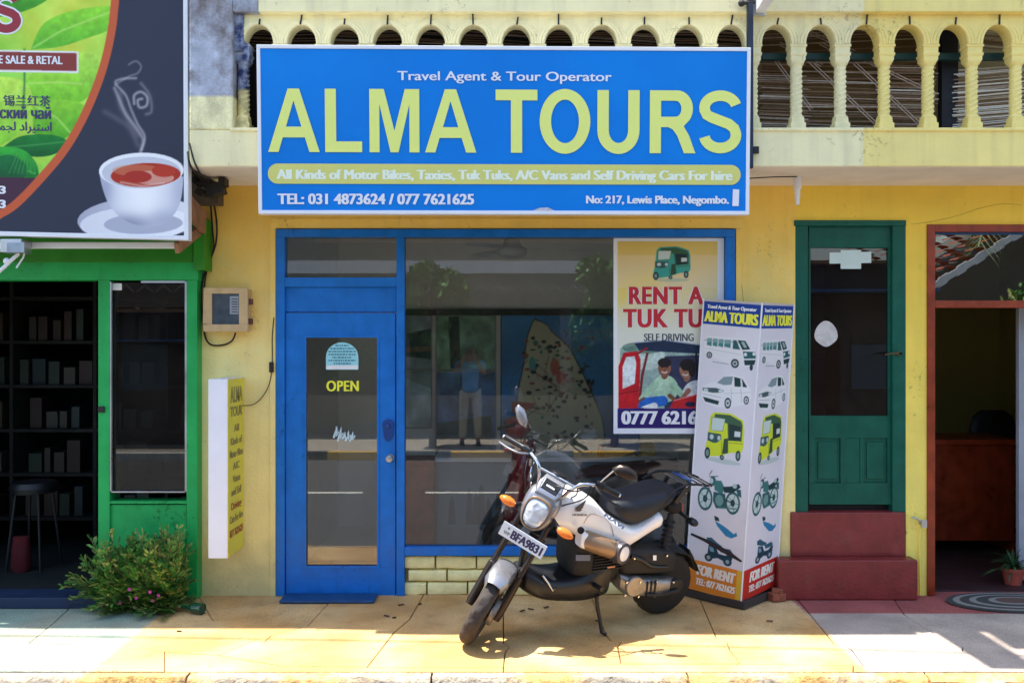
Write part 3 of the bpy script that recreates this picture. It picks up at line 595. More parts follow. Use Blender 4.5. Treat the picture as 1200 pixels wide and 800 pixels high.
mb = MB(); mb.box(X(1085, 1.23), X(1186, 1.23), 1.23, 1.25, Z(634, 1.2), Z(521, 1.2)); mb.build('front_panel', M_BROWN, ds)
for u in (1086, 1185): mb = MB(); mb.box(X(u, 1.25), X(u+4, 1.25), 1.252, 1.78, .013, Z(521, 1.2)-.001); mb.build('side_panel', M_BROWN, ds)
ch = thing('office_chair', (X(1166, 2.0), 2.1, .012), 'dark round backed chair behind the brown desk', 'chair')
mb = MB(); mb.rings([[(X(1166, 2)+w*math.cos(a), 2.0+t*math.sin(a)+dy, z) for a in (2*math.pi*k/16 for k in range(16))] for z, w, t, dy in ((.75, .16, .03, 0), (.85, .22, .04, .01), (1.0, .22, .04, .03), (1.1, .19, .035, .04), (1.16, .11, .03, .05))]); mb.build('backrest', M_BLACK, ch, smooth=50)
mb = MB(); mb.box(X(1166, 2)-.24, X(1166, 2)+.24, 2.0, 2.42, .45, .53); mb.build('seat', M_BLACK, ch, bevel=.03)
for k in range(4): mb = MB(); mb.tube([(X(1166, 2)+(.2 if k % 2 else -.2), 2.04+.34*(k//2), .013), (X(1166, 2)+(.17 if k % 2 else -.17), 2.06+.3*(k//2), .46)], .014); mb.build('leg', M_BLACK, ch)
mb = MB(); mb.tube([(X(1166, 2), 2.3, .5), (X(1166, 2), 2.06, .6), (X(1166, 2), 2.03, .8)], .02); mb.build('back_support', M_BLACK, ch)
mb = MB(); mb.box(X(1194, .3), X(1330, .3), .30, .34, .03, Z(361, .3)); cu_ = mb.build('pale_door_leaf', mat('pale_blue_door', L(150, 156, 168), .6), rs)
# ---------------------------------------------------------------- green shop on the left
yg = -.10
gs = thing('green_shop', (X(60), 0, 0), 'bright green painted shop with an open dark doorway and a side window', 'shop')
part('post', 115, 328, 128.5, 705, yg, .05, M_GREEN, gs, z0=0)
part('stile', 218.5, 328, 231, 702, yg, .05, M_GREEN, gs, z0=0)
part('lintel', -260, 306, 232, 328, yg-.012, .05, M_GREEN, gs)
part('fascia_board', -260, 262, 226, 307.5, yg-.03, .06, M_LEAFG, gs)
part('fascia_board', 226.5, 256, 239.5, 316, yg-.07, .0-.002, M_LEAFG, gs)
part('window_rail', 128.5, 577, 218.5, 590, yg+.003, .05, M_GREEN, gs)
part('kick_panel', 128.5, 591, 218.5, 702, yg+.018, .05, M_GREEN, gs, z0=0)
part('window_pane', 129.5, 331, 217.5, 577, -.06, -.054, glassmat('shop_side_glass', tint=(.40, .42, .42), base=.0, dirt=.012), gs, 0)
mb = MB()
for (a, b, c, d) in ((128.5, 330, 130.2, 577), (216.3, 330, 218.5, 577), (165, 329, 216.5, 331.3), (128.5, 575.5, 218, 577)): mb.box(X(a, yg), X(c, yg), yg+.004, yg+.03, Z(d, yg), Z(b, yg))
mb.build('glazing_bead', M_ALU, gs)
MB().box(X(130.5, -.06), X(143, -.06), -.066, -.0605, Z(340, -.06), Z(332, -.06)).build('white_label', M_WHITE, gs, bevel=.002)
part('door_sill', -260, 700, 114.5, 713, -.33, -.10, mat('navy_floor_paint', L(18, 40, 74), .6, var=.2), gs, .004, z0=.002); gs.children[-1].scale.z = .25
MB().box(X(118, yg)-.012, X(118, yg)+.03, yg-.02, yg+.0005, Z(483, yg), Z(476, yg)).build('latch', M_CABLE, gs, bevel=.003)
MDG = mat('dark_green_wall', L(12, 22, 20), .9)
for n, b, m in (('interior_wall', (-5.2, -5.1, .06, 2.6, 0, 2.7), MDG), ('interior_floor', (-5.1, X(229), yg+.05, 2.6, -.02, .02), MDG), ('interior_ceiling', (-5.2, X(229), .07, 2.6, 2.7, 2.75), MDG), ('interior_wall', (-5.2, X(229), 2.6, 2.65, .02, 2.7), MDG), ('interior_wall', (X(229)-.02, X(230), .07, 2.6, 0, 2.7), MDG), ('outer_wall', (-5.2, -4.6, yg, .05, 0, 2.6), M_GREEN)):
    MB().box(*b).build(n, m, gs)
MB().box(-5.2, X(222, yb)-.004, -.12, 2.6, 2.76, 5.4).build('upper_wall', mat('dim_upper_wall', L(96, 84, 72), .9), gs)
MB().box(-9, -2.42, -.58, 0, 2.78, 2.9).build('sun_blocker', M_RUST, gs)  # unseen slab added to keep stray sun off the sill
sh = thing('goods_shelf', (-2.9, 1.4, .02), 'tall dark shelf of packets at the back of the unlit green shop', 'shelf')
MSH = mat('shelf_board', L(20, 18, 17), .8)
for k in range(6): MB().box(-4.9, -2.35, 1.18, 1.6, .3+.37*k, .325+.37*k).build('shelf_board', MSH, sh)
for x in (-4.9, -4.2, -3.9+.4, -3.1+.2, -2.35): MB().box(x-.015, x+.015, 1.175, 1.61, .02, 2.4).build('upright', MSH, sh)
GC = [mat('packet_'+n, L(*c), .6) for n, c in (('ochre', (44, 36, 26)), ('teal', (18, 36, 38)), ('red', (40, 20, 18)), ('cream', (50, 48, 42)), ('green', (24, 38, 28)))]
pk = 0; ORD = ['first','second','third','fourth','fifth','sixth','seventh','eighth','ninth','tenth','eleventh','twelfth','thirteenth','fourteenth','fifteenth','sixteenth','seventeenth','eighteenth','nineteenth','twentieth','last','last']
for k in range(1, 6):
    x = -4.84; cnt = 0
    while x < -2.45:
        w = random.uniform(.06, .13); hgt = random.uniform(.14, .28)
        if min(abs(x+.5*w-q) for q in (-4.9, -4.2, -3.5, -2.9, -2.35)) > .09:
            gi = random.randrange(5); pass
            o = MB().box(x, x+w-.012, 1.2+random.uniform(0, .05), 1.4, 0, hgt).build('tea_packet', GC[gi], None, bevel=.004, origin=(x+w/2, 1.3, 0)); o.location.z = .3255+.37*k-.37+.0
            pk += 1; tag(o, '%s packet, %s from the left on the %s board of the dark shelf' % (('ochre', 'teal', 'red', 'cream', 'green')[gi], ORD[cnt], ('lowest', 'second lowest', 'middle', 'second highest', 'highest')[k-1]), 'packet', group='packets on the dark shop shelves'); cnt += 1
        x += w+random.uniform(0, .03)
chs = thing('stool', (X(40, .7), .7, .02), 'dark padded stool just inside the green shop doorway', 'stool')
xs_ = X(40, .7)-.0; MB().lathe([(0, .60), (.17, .60), (.18, .64), (.16, .68), (0, .69)], (xs_, .7, .02), (0, 0, 1)).build('seat', M_BLACK, chs, smooth=40)
for a in range(4): MB().tube([(xs_+.13*math.cos(a*math.pi/2+.7), .7+.13*math.sin(a*math.pi/2+.7), .62), (xs_+.2*math.cos(a*math.pi/2+.7), .7+.2*math.sin(a*math.pi/2+.7), .021)], .011).build('leg', M_BLACK, chs)
bg_ = MB(); bx_ = X(25, .6); bg_.rings([[(bx_+w*math.cos(a)*(abs(math.cos(a))**-.3 if abs(math.cos(a)) > .1 else 1), .6+t*math.sin(a), z) for a in (2*math.pi*(k+.5)/16 for k in range(16))] for z, w, t in ((.021, .06, .05), (.06, .075, .06), (.2, .07, .05), (.29, .06, .03))])
hb = bg_.build('shopping_bag', mat('red_cloth', L(84, 12, 20), .9), smooth=60); tag(hb, 'red bag standing on the dark floor of the green shop', 'bag')

# ---------------------------------------------------------------- big blue ALMA TOURS sign
ysn = -.80
sg = thing('shop_sign', (X(590, ysn), ysn, Z(251, ysn)), 'wide blue ALMA TOURS sign board mounted in front of the balcony', 'sign')
bl_, br_, tl_, tr_ = P(303, 250.5, ysn), P(878, 251.5, ysn), P(300.5, 52.5, ysn), P(880, 56, ysn)
sp_ = Panel(bl_, br_, tl_, tr_, 577, 197)
M_SGB = mat('blue_sign_vinyl', L(0, 124, 218), .5, spec=.2, var=.06, scale=1.5, col2=L(4, 134, 226), c2scale=.8, c2lo=.45, c2hi=.7); M_LIME = mat('lime_vinyl', L(232, 240, 128), .45, var=.02); M_BAND = mat('mustard_vinyl', L(216, 214, 116), .45, var=.03)
mb = MB(); 
mb.add([sp_(4, 4, -.004), sp_(573, 4, -.004), sp_(573, 193, -.004), sp_(4, 193, -.004), sp_(4, 4, -.03), sp_(573, 4, -.03), sp_(573, 193, -.03), sp_(4, 193, -.03)], [(0,3,2,1),(4,5,6,7),(0,1,5,4),(1,2,6,5),(2,3,7,6),(3,0,4,7)])
mb.build('sign_face', M_SGB, sg)
def frame_bars(pan, w, h, t, d0, d1, m, parent, name):
    for (a, b, c, d) in ((0, 0, w, t), (0, h-t, w, h), (0, t, t, h-t), (w-t, t, w, h-t)):
        mb = MB(); mb.add([pan(a, b, d1), pan(c, b, d1), pan(c, d, d1), pan(a, d, d1), pan(a, b, d0), pan(c, b, d0), pan(c, d, d0), pan(a, d, d0)], [(0,3,2,1),(4,5,6,7),(0,1,5,4),(1,2,6,5),(2,3,7,6),(3,0,4,7)]); mb.build(name, m, parent, bevel=.002)
frame_bars(sp_, 577, 197, 4.2, -.06, .002, M_WHITE, sg, 'sign_frame')
def S_(x, y): return (x-301.5, y-53)
def big(x0, x1, loops, y0=104., y1=178.):                    # loops in a unit box
    mb = MB(); shape(mb, sp_, [[S_(x0+(x1-x0)*p[0], y0+(y1-y0)*p[1]) for p in l] for l in loops], .0005); return mb.build('big_letter', M_LIME, sg)
Aw = [(0,1),(.39,0),(.61,0),(1,1),(.80,1),(.715,.77),(.285,.77),(.20,1)]; Ah = [(.35,.60),(.65,.60),(.5,.19)]
big(313.8, 374.2, [Aw, Ah]); big(380.7, 424, [[(0,0),(.30,0),(.30,.83),(1,.83),(1,1),(0,1)]])
big(432.7, 491.2, [[(0,0),(.29,0),(.5,.66),(.71,0),(1,0),(1,1),(.80,1),(.80,.24),(.58,1),(.42,1),(.20,.24),(.20,1),(0,1)]])
big(497.7, 557.8, [Aw, Ah]); big(580.5, 629.4, [[(0,0),(1,0),(1,.17),(.635,.17),(.635,1),(.365,1),(.365,.17),(0,.17)]])
big(632, 691.4, [arcpts(.5, .5, .5, .515, 0, 350, 40), arcpts(.5, .5, .275, .345, 0, 350, 40)])
big(699.6, 749, [[(0,0),(.27,0)]+[(.27,.62)]+arcpts(.5, .64, .23, .20, 180, 0, 12)+[(.73,.62),(.73,0),(1,0)]+arcpts(.5, .64, .5, .375, 0, 180, 18)])
big(761, 814.6, [[(0,0),(.60,0)]+arcpts(.60, .29, .34, .29, -90, 40, 12)+[(.74,.57),(.86,.72),(1,1),(.75,1),(.60,.72),(.50,.62),(.40,.585),(.245,.585),(.245,1),(0,1)], [(.245,.165),(.56,.165)]+arcpts(.56, .292, .13, .127, -90, 90, 10)+[(.245,.42)]])
sc_ = arcpts(.5, .27, .375, .19, -12, -180, 14)+[(.13,.31),(.18,.385),(.30,.43),(.5,.48),(.70,.53),(.83,.60),(.875,.69)]+arcpts(.5, .71, .375, .205, 0, 172, 14)
spl = strokepoly([(p[0]*49.4, p[1]*74) for p in sc_], 12.5); big(818.8, 868.2, [[(p[0]/49.4, p[1]/74) for p in spl]])
mb = MB(); letter(mb, sp_, 'Travel Agent & Tour Operator', *[S_(u, 0)[0] for u in (466, 716)], 30, 40.5, .0006, bold=.25, off=.006); mb.build('small_lettering', M_WHITE, sg)
mb = MB(); shape(mb, sp_, rrect(*S_(313, 191.5), *S_(868, 215), 11.5), .0005); mb.build('lettering_band', M_BAND, sg)
mb = MB(); letter(mb, sp_, 'All Kinds of Motor Bikes, Taxies, Tuk Tuks, A/C Vans and Self Driving Cars For hire', *[S_(u, 0)[0] for u in (324, 857.5)], 145.5, 156.5, .0012, bold=1.0, off=.0); mb.build('small_lettering', mat('pale_mint_vinyl', L(238, 246, 226), .5, var=.02), sg)
mb = MB(); letter(mb, sp_, 'TEL: 031 4873624 / 077 7621625', *[S_(u, 0)[0] for u in (324.5, 554.5)], 173.5, 185.5, .0006, bold=.6, off=.014); mb.build('small_lettering', M_WHITE, sg)
mb = MB(); letter(mb, sp_, 'No: 217, Lewis Place, Negombo.', *[S_(u, 0)[0] for u in (687, 854)], 175, 184, .0006, bold=.5, off=.014); mb.build('small_lettering', M_WHITE, sg)
mb = MB(); shape(mb, sp_, [S_(859, 220), S_(866.5, 220.5), S_(866, 240), S_(858.5, 240)], .0006); mb.build('white_tape', M_WHITE, sg)
mb = MB(); shape(mb, sp_, [S_(624, 245.5), S_(632, 242.5), S_(642, 242), S_(650, 246), S_(640, 245.5), S_(634, 247)], .0008); mb.build('scuff', mat('torn_vinyl', L(190, 190, 200), .7, var=.3, scale=60), sg)
for x, z in ((-1.3, 3.55), (-1.3, 2.95), (.3, 3.55), (.3, 2.95), (1.35, 3.55), (1.35, 2.95)): MB().box(x-.02, x+.02, ysn+.06, -.665, z-.02, z+.02).build('bracket', M_CABLE, sg)

# ---------------------------------------------------------------- tea billboard on the left
ybb = -.66
bb = thing('billboard', (X(80, ybb), ybb, Z(283, ybb)), 'large tea shop billboard with green leaves and a steaming white cup', 'billboard')
BW = 400.; BH = 420.
# board units are photo pixels: x = u + 180, y = v + 130
def B_(u, v): return (u+180, v+130)
bp_ = Panel(P(-180, 272, ybb), P(221, 281.5, ybb), P(-180, -130, ybb), P(219.5, -130, ybb), 400, 411)
cv = Canvas(400, 411, (52, 56, 74), 1.15)
xx, yy = cv.xx-180, cv.yy-130
# leafy ground left of the arc
arc = [(136, -130), (136, -20), (134, 0), (130, 35), (122, 72), (110, 108), (94, 144), (74, 178), (48, 210), (20, 240), (0, 254), (-40, 274), (-180, 285), (-180, -130)]
nz = fbm(xx, yy, .035, 3); nz2 = fbm(xx, yy, .012, 5)
lf = lambda x, y: np.stack([90+90*nz2+60*nz, 178+50*nz, 40+60*nz2], -1)
m0 = cv.cover([B_(*p) for p in arc]); cv.a = cv.a*(1-m0[..., None])+m0[..., None]*np.stack([110+110*nz2+30*nz, 196+60*nz, 50+60*nz], -1)
def leaf(pts, c1, c2, vein=(190, 235, 110), al=1.):
    c = catmull([Vector((*B_(*p), 0)) for p in pts], [0]*len(pts), 6)[0]; pl = [(p.x, p.y) for p in c]
    m = cv.cover(pl)*m0; g = np.clip((yy-min(p[1] for p in pts))/(max(p[1] for p in pts)-min(p[1] for p in pts)), 0, 1)[..., None]
    col = np.array(c1)*(1-g)+np.array(c2)*g; col = col*(.88+.24*fbm(xx, yy, .15, 9)[..., None]); cv.a = cv.a*(1-m[..., None]*al)+col*m[..., None]*al
def vein(pts, w=1.2, c=(205, 240, 130), al=.6):
    sv = cv.a.copy(); cv.soft([B_(*p) for p in pts], w, c, al); cv.a = np.where(m0[..., None] > .5, cv.a, sv)
leaf([(-180, -60), (-60, -90), (60, -30), (40, 10), (-60, 30), (-180, 30)], (120, 205, 60), (60, 150, 40))
leaf([(36, 58), (52, 28), (92, 12), (138, 10), (128, 34), (100, 46), (70, 56), (36, 60)], (150, 225, 60), (96, 190, 50)); vein([(38, 58), (70, 38), (130, 14)])
leaf([(28, 100), (44, 82), (82, 74), (108, 96), (98, 118), (70, 124), (40, 116), (28, 100)], (176, 235, 72), (120, 205, 50)); vein([(28, 100), (66, 98), (104, 100)])
leaf([(92, 62), (112, 66), (114, 92), (104, 112), (92, 90), (92, 62)], (190, 238, 90), (130, 205, 60))
leaf([(38, 124), (70, 118), (100, 128), (80, 160), (60, 168), (40, 160), (38, 124)], (150, 220, 60), (80, 170, 40)); vein([(40, 126), (66, 140), (82, 158)])
leaf([(-60, 100), (-20, 92), (28, 98), (36, 130), (10, 168), (-40, 176), (-60, 100)], (200, 240, 90), (140, 215, 60)); vein([(-60, 120), (0, 120), (30, 104)])
leaf([(2, 176), (24, 162), (60, 160), (78, 168), (64, 182), (38, 186), (2, 178)], (30, 130, 50), (14, 96, 44)); vein([(4, 176), (40, 172), (74, 168)], 1, (90, 180, 90))
leaf([(-60, 190), (-10, 176), (26, 178), (44, 200), (30, 214), (-60, 216), (-60, 190)], (60, 180, 60), (14, 110, 44)); vein([(-40, 196), (0, 190), (40, 206)], 1, (110, 200, 100))
leaf([(-20, 196), (8, 184), (30, 196), (24, 212), (-20, 212)], (24, 120, 60), (20, 90, 50)); vein([(28, 60), (28, 100), (26, 140)], 1.4, (40, 130, 50), .8)
for q in range(10): vein([(20+q*3, 182+q*1.5), (10+q*5, 206)], .8, (100, 200, 90), .35)
m1 = cv.cover([B_(*p) for p in [(-180, 211), (48, 211), (0, 256), (-40, 276), (-180, 290)]])*m0; cv.a = cv.a*(1-m1[..., None])+m1[..., None]*np.array((74, 46, 66))
cv.poly([B_(*p) for p in strokepoly([tuple(v)[:2] for v in catmull([Vector((*p, 0)) for p in arc[:-1]], [0]*13, 5)[0]], 9.5)], (206, 96, 58))
cv.poly([B_(*p) for p in [(-180, 59), (91, 61.5), (91, 87), (-180, 86)]], (240, 240, 240)); cv.poly([B_(*p) for p in [(-180, 61), (89, 63.5), (89, 84.5), (-180, 83.5)]], (142, 62, 56))
# steam
for pts, w, a in (([(163, 178), (166, 164), (158, 150), (146, 134), (138, 116), (133, 104)], 2.2, .55), ([(164, 176), (168, 160), (160, 146), (152, 128), (146, 112), (134, 98), (142, 93), (158, 92)], 1.6, .6), ([(156, 122), (156, 112), (164, 108), (171, 114), (170, 124), (162, 126), (160, 118), (165, 116)], 1.7, .7), ([(134, 100), (150, 90), (160, 86), (164, 78), (158, 72), (150, 76)], 1.3, .4), ([(160, 170), (150, 150), (136, 140), (122, 132)], 3.5, .2), ([(170, 134), (176, 130), (174, 112), (164, 98)], 2., .35), ([(140, 110), (140, 124), (150, 142), (160, 158)], 4., .22)):
    c = catmull([Vector((*B_(*p), 0)) for p in pts], [0]*len(pts), 5)[0]; cv.soft([(p.x, p.y) for p in c], w, (205, 196, 200), a)
# saucer, cup, tea
def grad(c1, c2, x0, x1): return lambda x, y: (np.clip((x-180-x0)/(x1-x0), 0, 1)[..., None]*np.array(c2)+(1-np.clip((x-180-x0)/(x1-x0), 0, 1))[..., None]*np.array(c1))
e = lambda cx, cy, rx, ry, a0=0, a1=350, n=30, rot=0: [B_(cx+(p[0]-cx)*math.cos(rot)-(p[1]-cy)*math.sin(rot), cy+(p[0]-cx)*math.sin(rot)+(p[1]-cy)*math.cos(rot)) for p in arcpts(cx, cy, rx, ry, a0, a1, n)]
cv.paint(cv.cover(e(160, 256, 71, 25, rot=-.08)), grad((176, 178, 196), (232, 234, 242), 90, 220)); cv.paint(cv.cover(e(158, 262, 66, 20, rot=-.06)), grad((225, 226, 235), (246, 247, 252), 90, 220)); cv.paint(cv.cover(e(166, 262, 46, 12, rot=-.05)), (168, 172, 192), .8)
cup = [(115, 204), (119, 222), (126, 240), (138, 254), (152, 262), (170, 265), (188, 262), (202, 250), (210, 232), (213, 206)]
cup = [tuple(v)[:2] for v in catmull([Vector((*p, 0)) for p in cup], [0]*len(cup), 6)[0]]
cv.paint(cv.cover([B_(*p) for p in cup]), lambda x, y: (lambda t: (1-t)[..., None]*np.array((196, 200, 216))+t[..., None]*np.array((250, 250, 253)))(np.clip(np.sin(np.clip((x-180-112)/100, 0, 1)*3.0)**1.2, 0, 1)))
cpm = cv.cover([B_(*p) for p in cup]); [cv.paint(cpm*np.exp(-(((xx-cx)/sx)**2+((yy-cy)/sy)**2)), col, al) for cx, cy, sx, sy, col, al in ((150, 262, 34, 11, (120, 126, 158), .75), (192, 256, 22, 12, (150, 156, 184), .5), (122, 222, 9, 22, (150, 156, 182), .6), (208, 226, 8, 24, (176, 180, 200), .4), (168, 232, 14, 20, (255, 255, 255), .6))]
cv.paint(cv.cover(e(164, 200, 49.5, 21, rot=-.04)), (246, 247, 250)); cv.paint(cv.cover(e(164, 202, 46, 18.5, rot=-.04)), (206, 208, 220)); cv.paint(cv.cover(e(169, 205, 41, 14, rot=-.06)), (180, 52, 34)); cv.paint(cv.cover(e(160, 200, 30, 7)), (216, 150, 110), .5)
cv.paint(cv.cover(e(176, 208, 26, 8)), (226, 176, 160), .8); cv.paint(cv.cover(e(160, 207, 16, 7)), (176, 50, 40)); cv.paint(cv.cover(e(190, 200, 14, 7)), (190, 60, 40)); cv.soft([B_(140, 214), B_(165, 218), B_(190, 214)], 1.4, (230, 190, 180), .7)
cv.mesh('printed_artwork', bp_, bb, -.0005)
mb = MB(); mb.add([bp_(0, 0, -.003), bp_(400, 0, -.003), bp_(400, 411, -.003), bp_(0, 411, -.003), bp_(0, 0, -.05), bp_(400, 0, -.05), bp_(400, 411, -.05), bp_(0, 411, -.05)], [(0,3,2,1),(4,5,6,7),(0,1,5,4),(1,2,6,5),(2,3,7,6),(3,0,4,7)]); mb.build('backing_board', M_WHITE, bb)
frame_bars(bp_, 400, 411, 5.2, -.06, .004, M_WHITE, bb, 'billboard_frame')
mb = MB(); letter(mb, bp_, 'SALE & RETAL', *[B_(u, 0)[0] for u in (7, 73)], B_(0, 67.6)[1], B_(0, 77)[1], .0008, bold=.35, off=.012); letter(mb, bp_, 'WHOLE', *[B_(u, 0)[0] for u in (-31, 3)], B_(0, 67.4)[1], B_(0, 76.8)[1], .0008, bold=.35, off=.012)
for t_, v0, v1 in (('3', 222, 231), ('3', 238.5, 248)): letter(mb, bp_, t_, *[B_(u, 0)[0] for u in (-1, 6)], B_(0, v0)[1], B_(0, v1)[1], .0008, bold=.6, off=.02)
mb.build('white_lettering', M_WHITE, bb)
mb = MB(); letter(mb, bp_, '锡兰红茶', *[B_(u, 0)[0] for u in (4, 59)], B_(0, 116.5)[1], B_(0, 126)[1], .0008, bold=.4); letter(mb, bp_, 'йский чай', *[B_(u, 0)[0] for u in (-8, 59)], B_(0, 129)[1], B_(0, 142)[1], .0008, bold=.8)
letter(mb, bp_, '\ufef4\ufee4\ufea0\ufedf \ufea9\ufe8d\ufeae\ufef4\ufe98\ufeb3\ufe8d', *[B_(u, 0)[0] for u in (-6, 60)], B_(0, 146)[1], B_(0, 156)[1], .0008, bold=.45)
mb.build('foreign_lettering', mat('deep_violet_print', L(56, 50, 96), .5, var=.02), bb)
sS = arcpts(.5, .27, .375, .19, -12, -180, 14)+[(.13,.31),(.18,.385),(.30,.43),(.5,.48),(.70,.53),(.83,.60),(.875,.69)]+arcpts(.5, .71, .375, .205, 0, 172, 14)
for w_, m_, d_ in ((14, M_WHITE, .0008), (10, mat('crimson_print', L(150, 24, 40), .45, var=.05), .0016)):
    mb = MB(); shape(mb, bp_, [B_(p[0], p[1]) for p in strokepoly([(-10+p[0]*34, -8+p[1]*48) for p in sS], w_)], d_); mb.build('big_letter', m_, bb)
# support rail and wooden bracket under it
MB().box(X(-180, -.5), X(208, -.5), -.52, -.47, Z(291, -.5), Z(284, -.5)).build('support_rail', M_WHITE, bb, bevel=.003)
MB().bar(P(207, 291, -.55), P(238, 266, -.10), .03, .07).build('timber_bracket', M_RUST, bb, bevel=.003)
MB().bar(P(222, 243, -.5), P(240, 262, -.12), .025, .16).build('timber_bracket', M_RUST, bb, bevel=.003)
lp = thing('flood_lamp', (X(18, -.62), -.62, Z(286, -.62)), 'small silver floodlight clamped under the tea billboard', 'lamp')
MB().box(X(6, -.60), X(31, -.60), -.66, -.53, Z(297, -.60), Z(281, -.60)).build('lamp_body', M_ALU, lp, bevel=.006)
MB().box(X(8, -.66), X(29, -.66), -.667, -.6605, Z(296, -.66), Z(284, -.66)).build('lamp_glass', mat('lamp_glass', L(170, 185, 200), .1, metal=.4), lp, bevel=.003)
mb = MB(); mb.tube([P(22, 297, -.6), P(12, 306, -.62), P(5, 313, -.62), P(-6, 322, -.64)], .012); mb.tube([P(30, 292, -.58), P(27, 302, -.58), P(19, 314, -.6)], .006); mb.ball(P(8, 306, -.62), .022); mb.build('lamp_arm', M_WHITE, lp, smooth=50)

# ---------------------------------------------------------------- metal post and the white projecting sign above
po = thing('sign_post', (X(881, -.74), -.74, Z(152, -.74)), 'dark steel post running up beside the right end of the blue sign', 'post')
MB().box(X(876, -.74), X(882.5, -.74), -.75, -.71, Z(197, -.74), 4.3).build('post', mat('dark_steel', L(46, 54, 72), .45, metal=.5), po, bevel=.003)
MB().box(X(883, -.73), X(889, -.73), -.74, -.715, Z(180, -.73), Z(172, -.73)).build('clamp', M_CABLE, po)
pj = thing('projecting_sign', (1.54, -1.0, 3.9), 'corner of a white sign projecting from the balcony above the blue sign', 'sign')
MB().prism([(-.715, 3.87), (-1.38, 3.93), (-1.38, 4.7), (-.715, 4.7)], 'x', 1.535, 1.60).build('sign_panel', M_WHITE, pj, bevel=.004)
MB().box(1.53, 1.605, -.716, -.69, 3.86, 4.7).build('sign_edge', M_ALU, pj)
mb = MB(); mb.tube([P(868, 4, -.74), P(884, 3, -.74)], .012); mb.ball(P(869, 4, -.745), .022); mb.build('bolt', M_CABLE, pj)

# ---------------------------------------------------------------- meter box, cables, light box sign
mt = thing('electric_meter', (X(265), -.1, Z(388)), 'beige electricity meter box with a small window on the yellow wall', 'meter')
M_TAN = mat('sun_bleached_beige_plastic', L(200, 170, 124), .6, var=.1, scale=20, streak=.1)
mb = MB(); ym = -.11
mb.box(X(240, ym), X(290, ym), ym, -.001, Z(388, ym), Z(338, ym)); mb.build('case', M_TAN, mt, bevel=.01)
mb = MB()
for (a, b, c, d) in ((239, 337, 291, 344), (239, 380, 291, 388.5), (239, 344, 249, 380), (280.5, 344, 291, 380)): mb.box(X(a, ym), X(c, ym), ym-.012, ym+.0005, Z(d, ym), Z(b, ym))
mb.build('lid_frame', M_TAN, mt, bevel=.004)
MB().box(X(249, ym), X(280.5, ym), ym-.004, ym-.001, Z(380, ym), Z(344, ym)).build('meter_window', mat('smoked_window', L(74, 84, 94), .12, var=.2, scale=20), mt)
mb = MB(); mp = Panel(P(249, 380, ym-.0045), P(280.5, 380, ym-.0045), P(249, 344, ym-.0045), P(280.5, 344, ym-.0045), 31, 36); shape(mb, mp, [(20, 3), (30, 3), (30, 24), (20, 24)], .0005)
for k in range(6): shape(mb, mp, [(22, 6+3*k), (29, 6+3*k), (29, 7+3*k), (22, 7+3*k)], .001, 1)
mb.build('meter_label', [mat('grey_label', L(150, 156, 168), .5), M_CABLE], mt)
for v in (350, 373): MB().box(X(291, -.09), X(295.5, -.09), -.1, -.06, Z(v+7, -.09), Z(v, -.09)).build('hinge', mat('brown_hinge', L(104, 66, 56), .7), mt, bevel=.003)
cb = thing('cable_bundle', (X(248), -.03, 2.1), 'black power cables running from under the balcony down to the meter box', 'cables')
def cable(pts, r=.006): return MB().tube([P(u, v, y) for u, v, y in pts], [r]*len(pts), 8, smooth=5).build('cable', M_CABLE, cb, smooth=60)
cable([(248, 214, -.1), (251, 240, -.03), (254, 262, -.02), (253, 285, -.02), (246, 305, -.02), (239, 322, -.02), (236, 345, -.02), (238, 378, -.02), (241, 396, -.02), (248, 404, -.02), (262, 404, -.02), (272, 399, -.02), (276, 390, -.04)], .0065)
cable([(244, 214, -.1), (247, 242, -.03), (249, 268, -.02), (250, 292, -.02), (244, 310, -.02), (240, 330, -.02), (239, 350, -.015)], .006)
cable([(222, 168, -.72), (228, 190, -.72), (236, 205, -.6), (246, 214, -.2)], .006); cable([(220, 178, -.72), (224, 196, -.71), (240, 212, -.4), (262, 222, -.1)], .007)
cable([(238, 250, -.05), (244, 262, -.02), (238, 278, -.02), (233, 290, -.1)], .004)
cable([(277, 475, -.05), (296, 474, -.02), (308, 464, -.015), (316, 448, -.015), (319, 425, -.016), (319, 395, -.016), (321, 372, -.016)], .0032)
for (u, v, w, h, a) in ((228, 198, 6, 4, .5), (240, 214, 8, 5, -.3), (256, 222, 7, 7, .3), (247, 224, 4, 8, .1), (232, 212, 5, 5, .9), (262, 214, 4, 5, 0), (236, 226, 5, 4, -.6)):
    mb = MB(); p = P(u, v, -.34); q = .0057; mb.obox(p, (w*q*math.cos(a), 0, w*q*math.sin(a)), (0, .05, 0), (-h*q*math.sin(a), 0, h*q*math.cos(a))); o = mb.build('tape_joint', M_CABLE, cb, bevel=.008)
MB().box(X(316, -.014), X(321, -.014), -.034, -.0125, Z(436, 0), Z(424, 0)).build('junction', M_CABLE, cb, bevel=.004)
lb = thing('light_box_sign', (X(256, -.4), -.2, Z(655, -.37)), 'narrow white light box sign with a yellow lettered side projecting from the wall', 'sign')
xr = X(266.5, -.37); xl = X(244, -.37); zt, zb_ = Z(444, -.37), Z(654, -.37)
MB().box(xl, xr, -.37, -.003, zb_, zt).build('sign_box', mat('white_acrylic', L(236, 236, 246), .35, var=.03), lb, bevel=.004)
MB().box(xr-.0005, xr+.004, -.366, -.006, zb_+.004, zt-.004).build('yellow_side', mat('yellow_acrylic', L(226, 218, 74), .45, var=.08), lb)
lbp = Panel((xr+.0045, -.36, zb_), (xr+.0045, -.01, zb_), (xr+.0045, -.36, zt), (xr+.0045, -.01, zt), 35, 125)
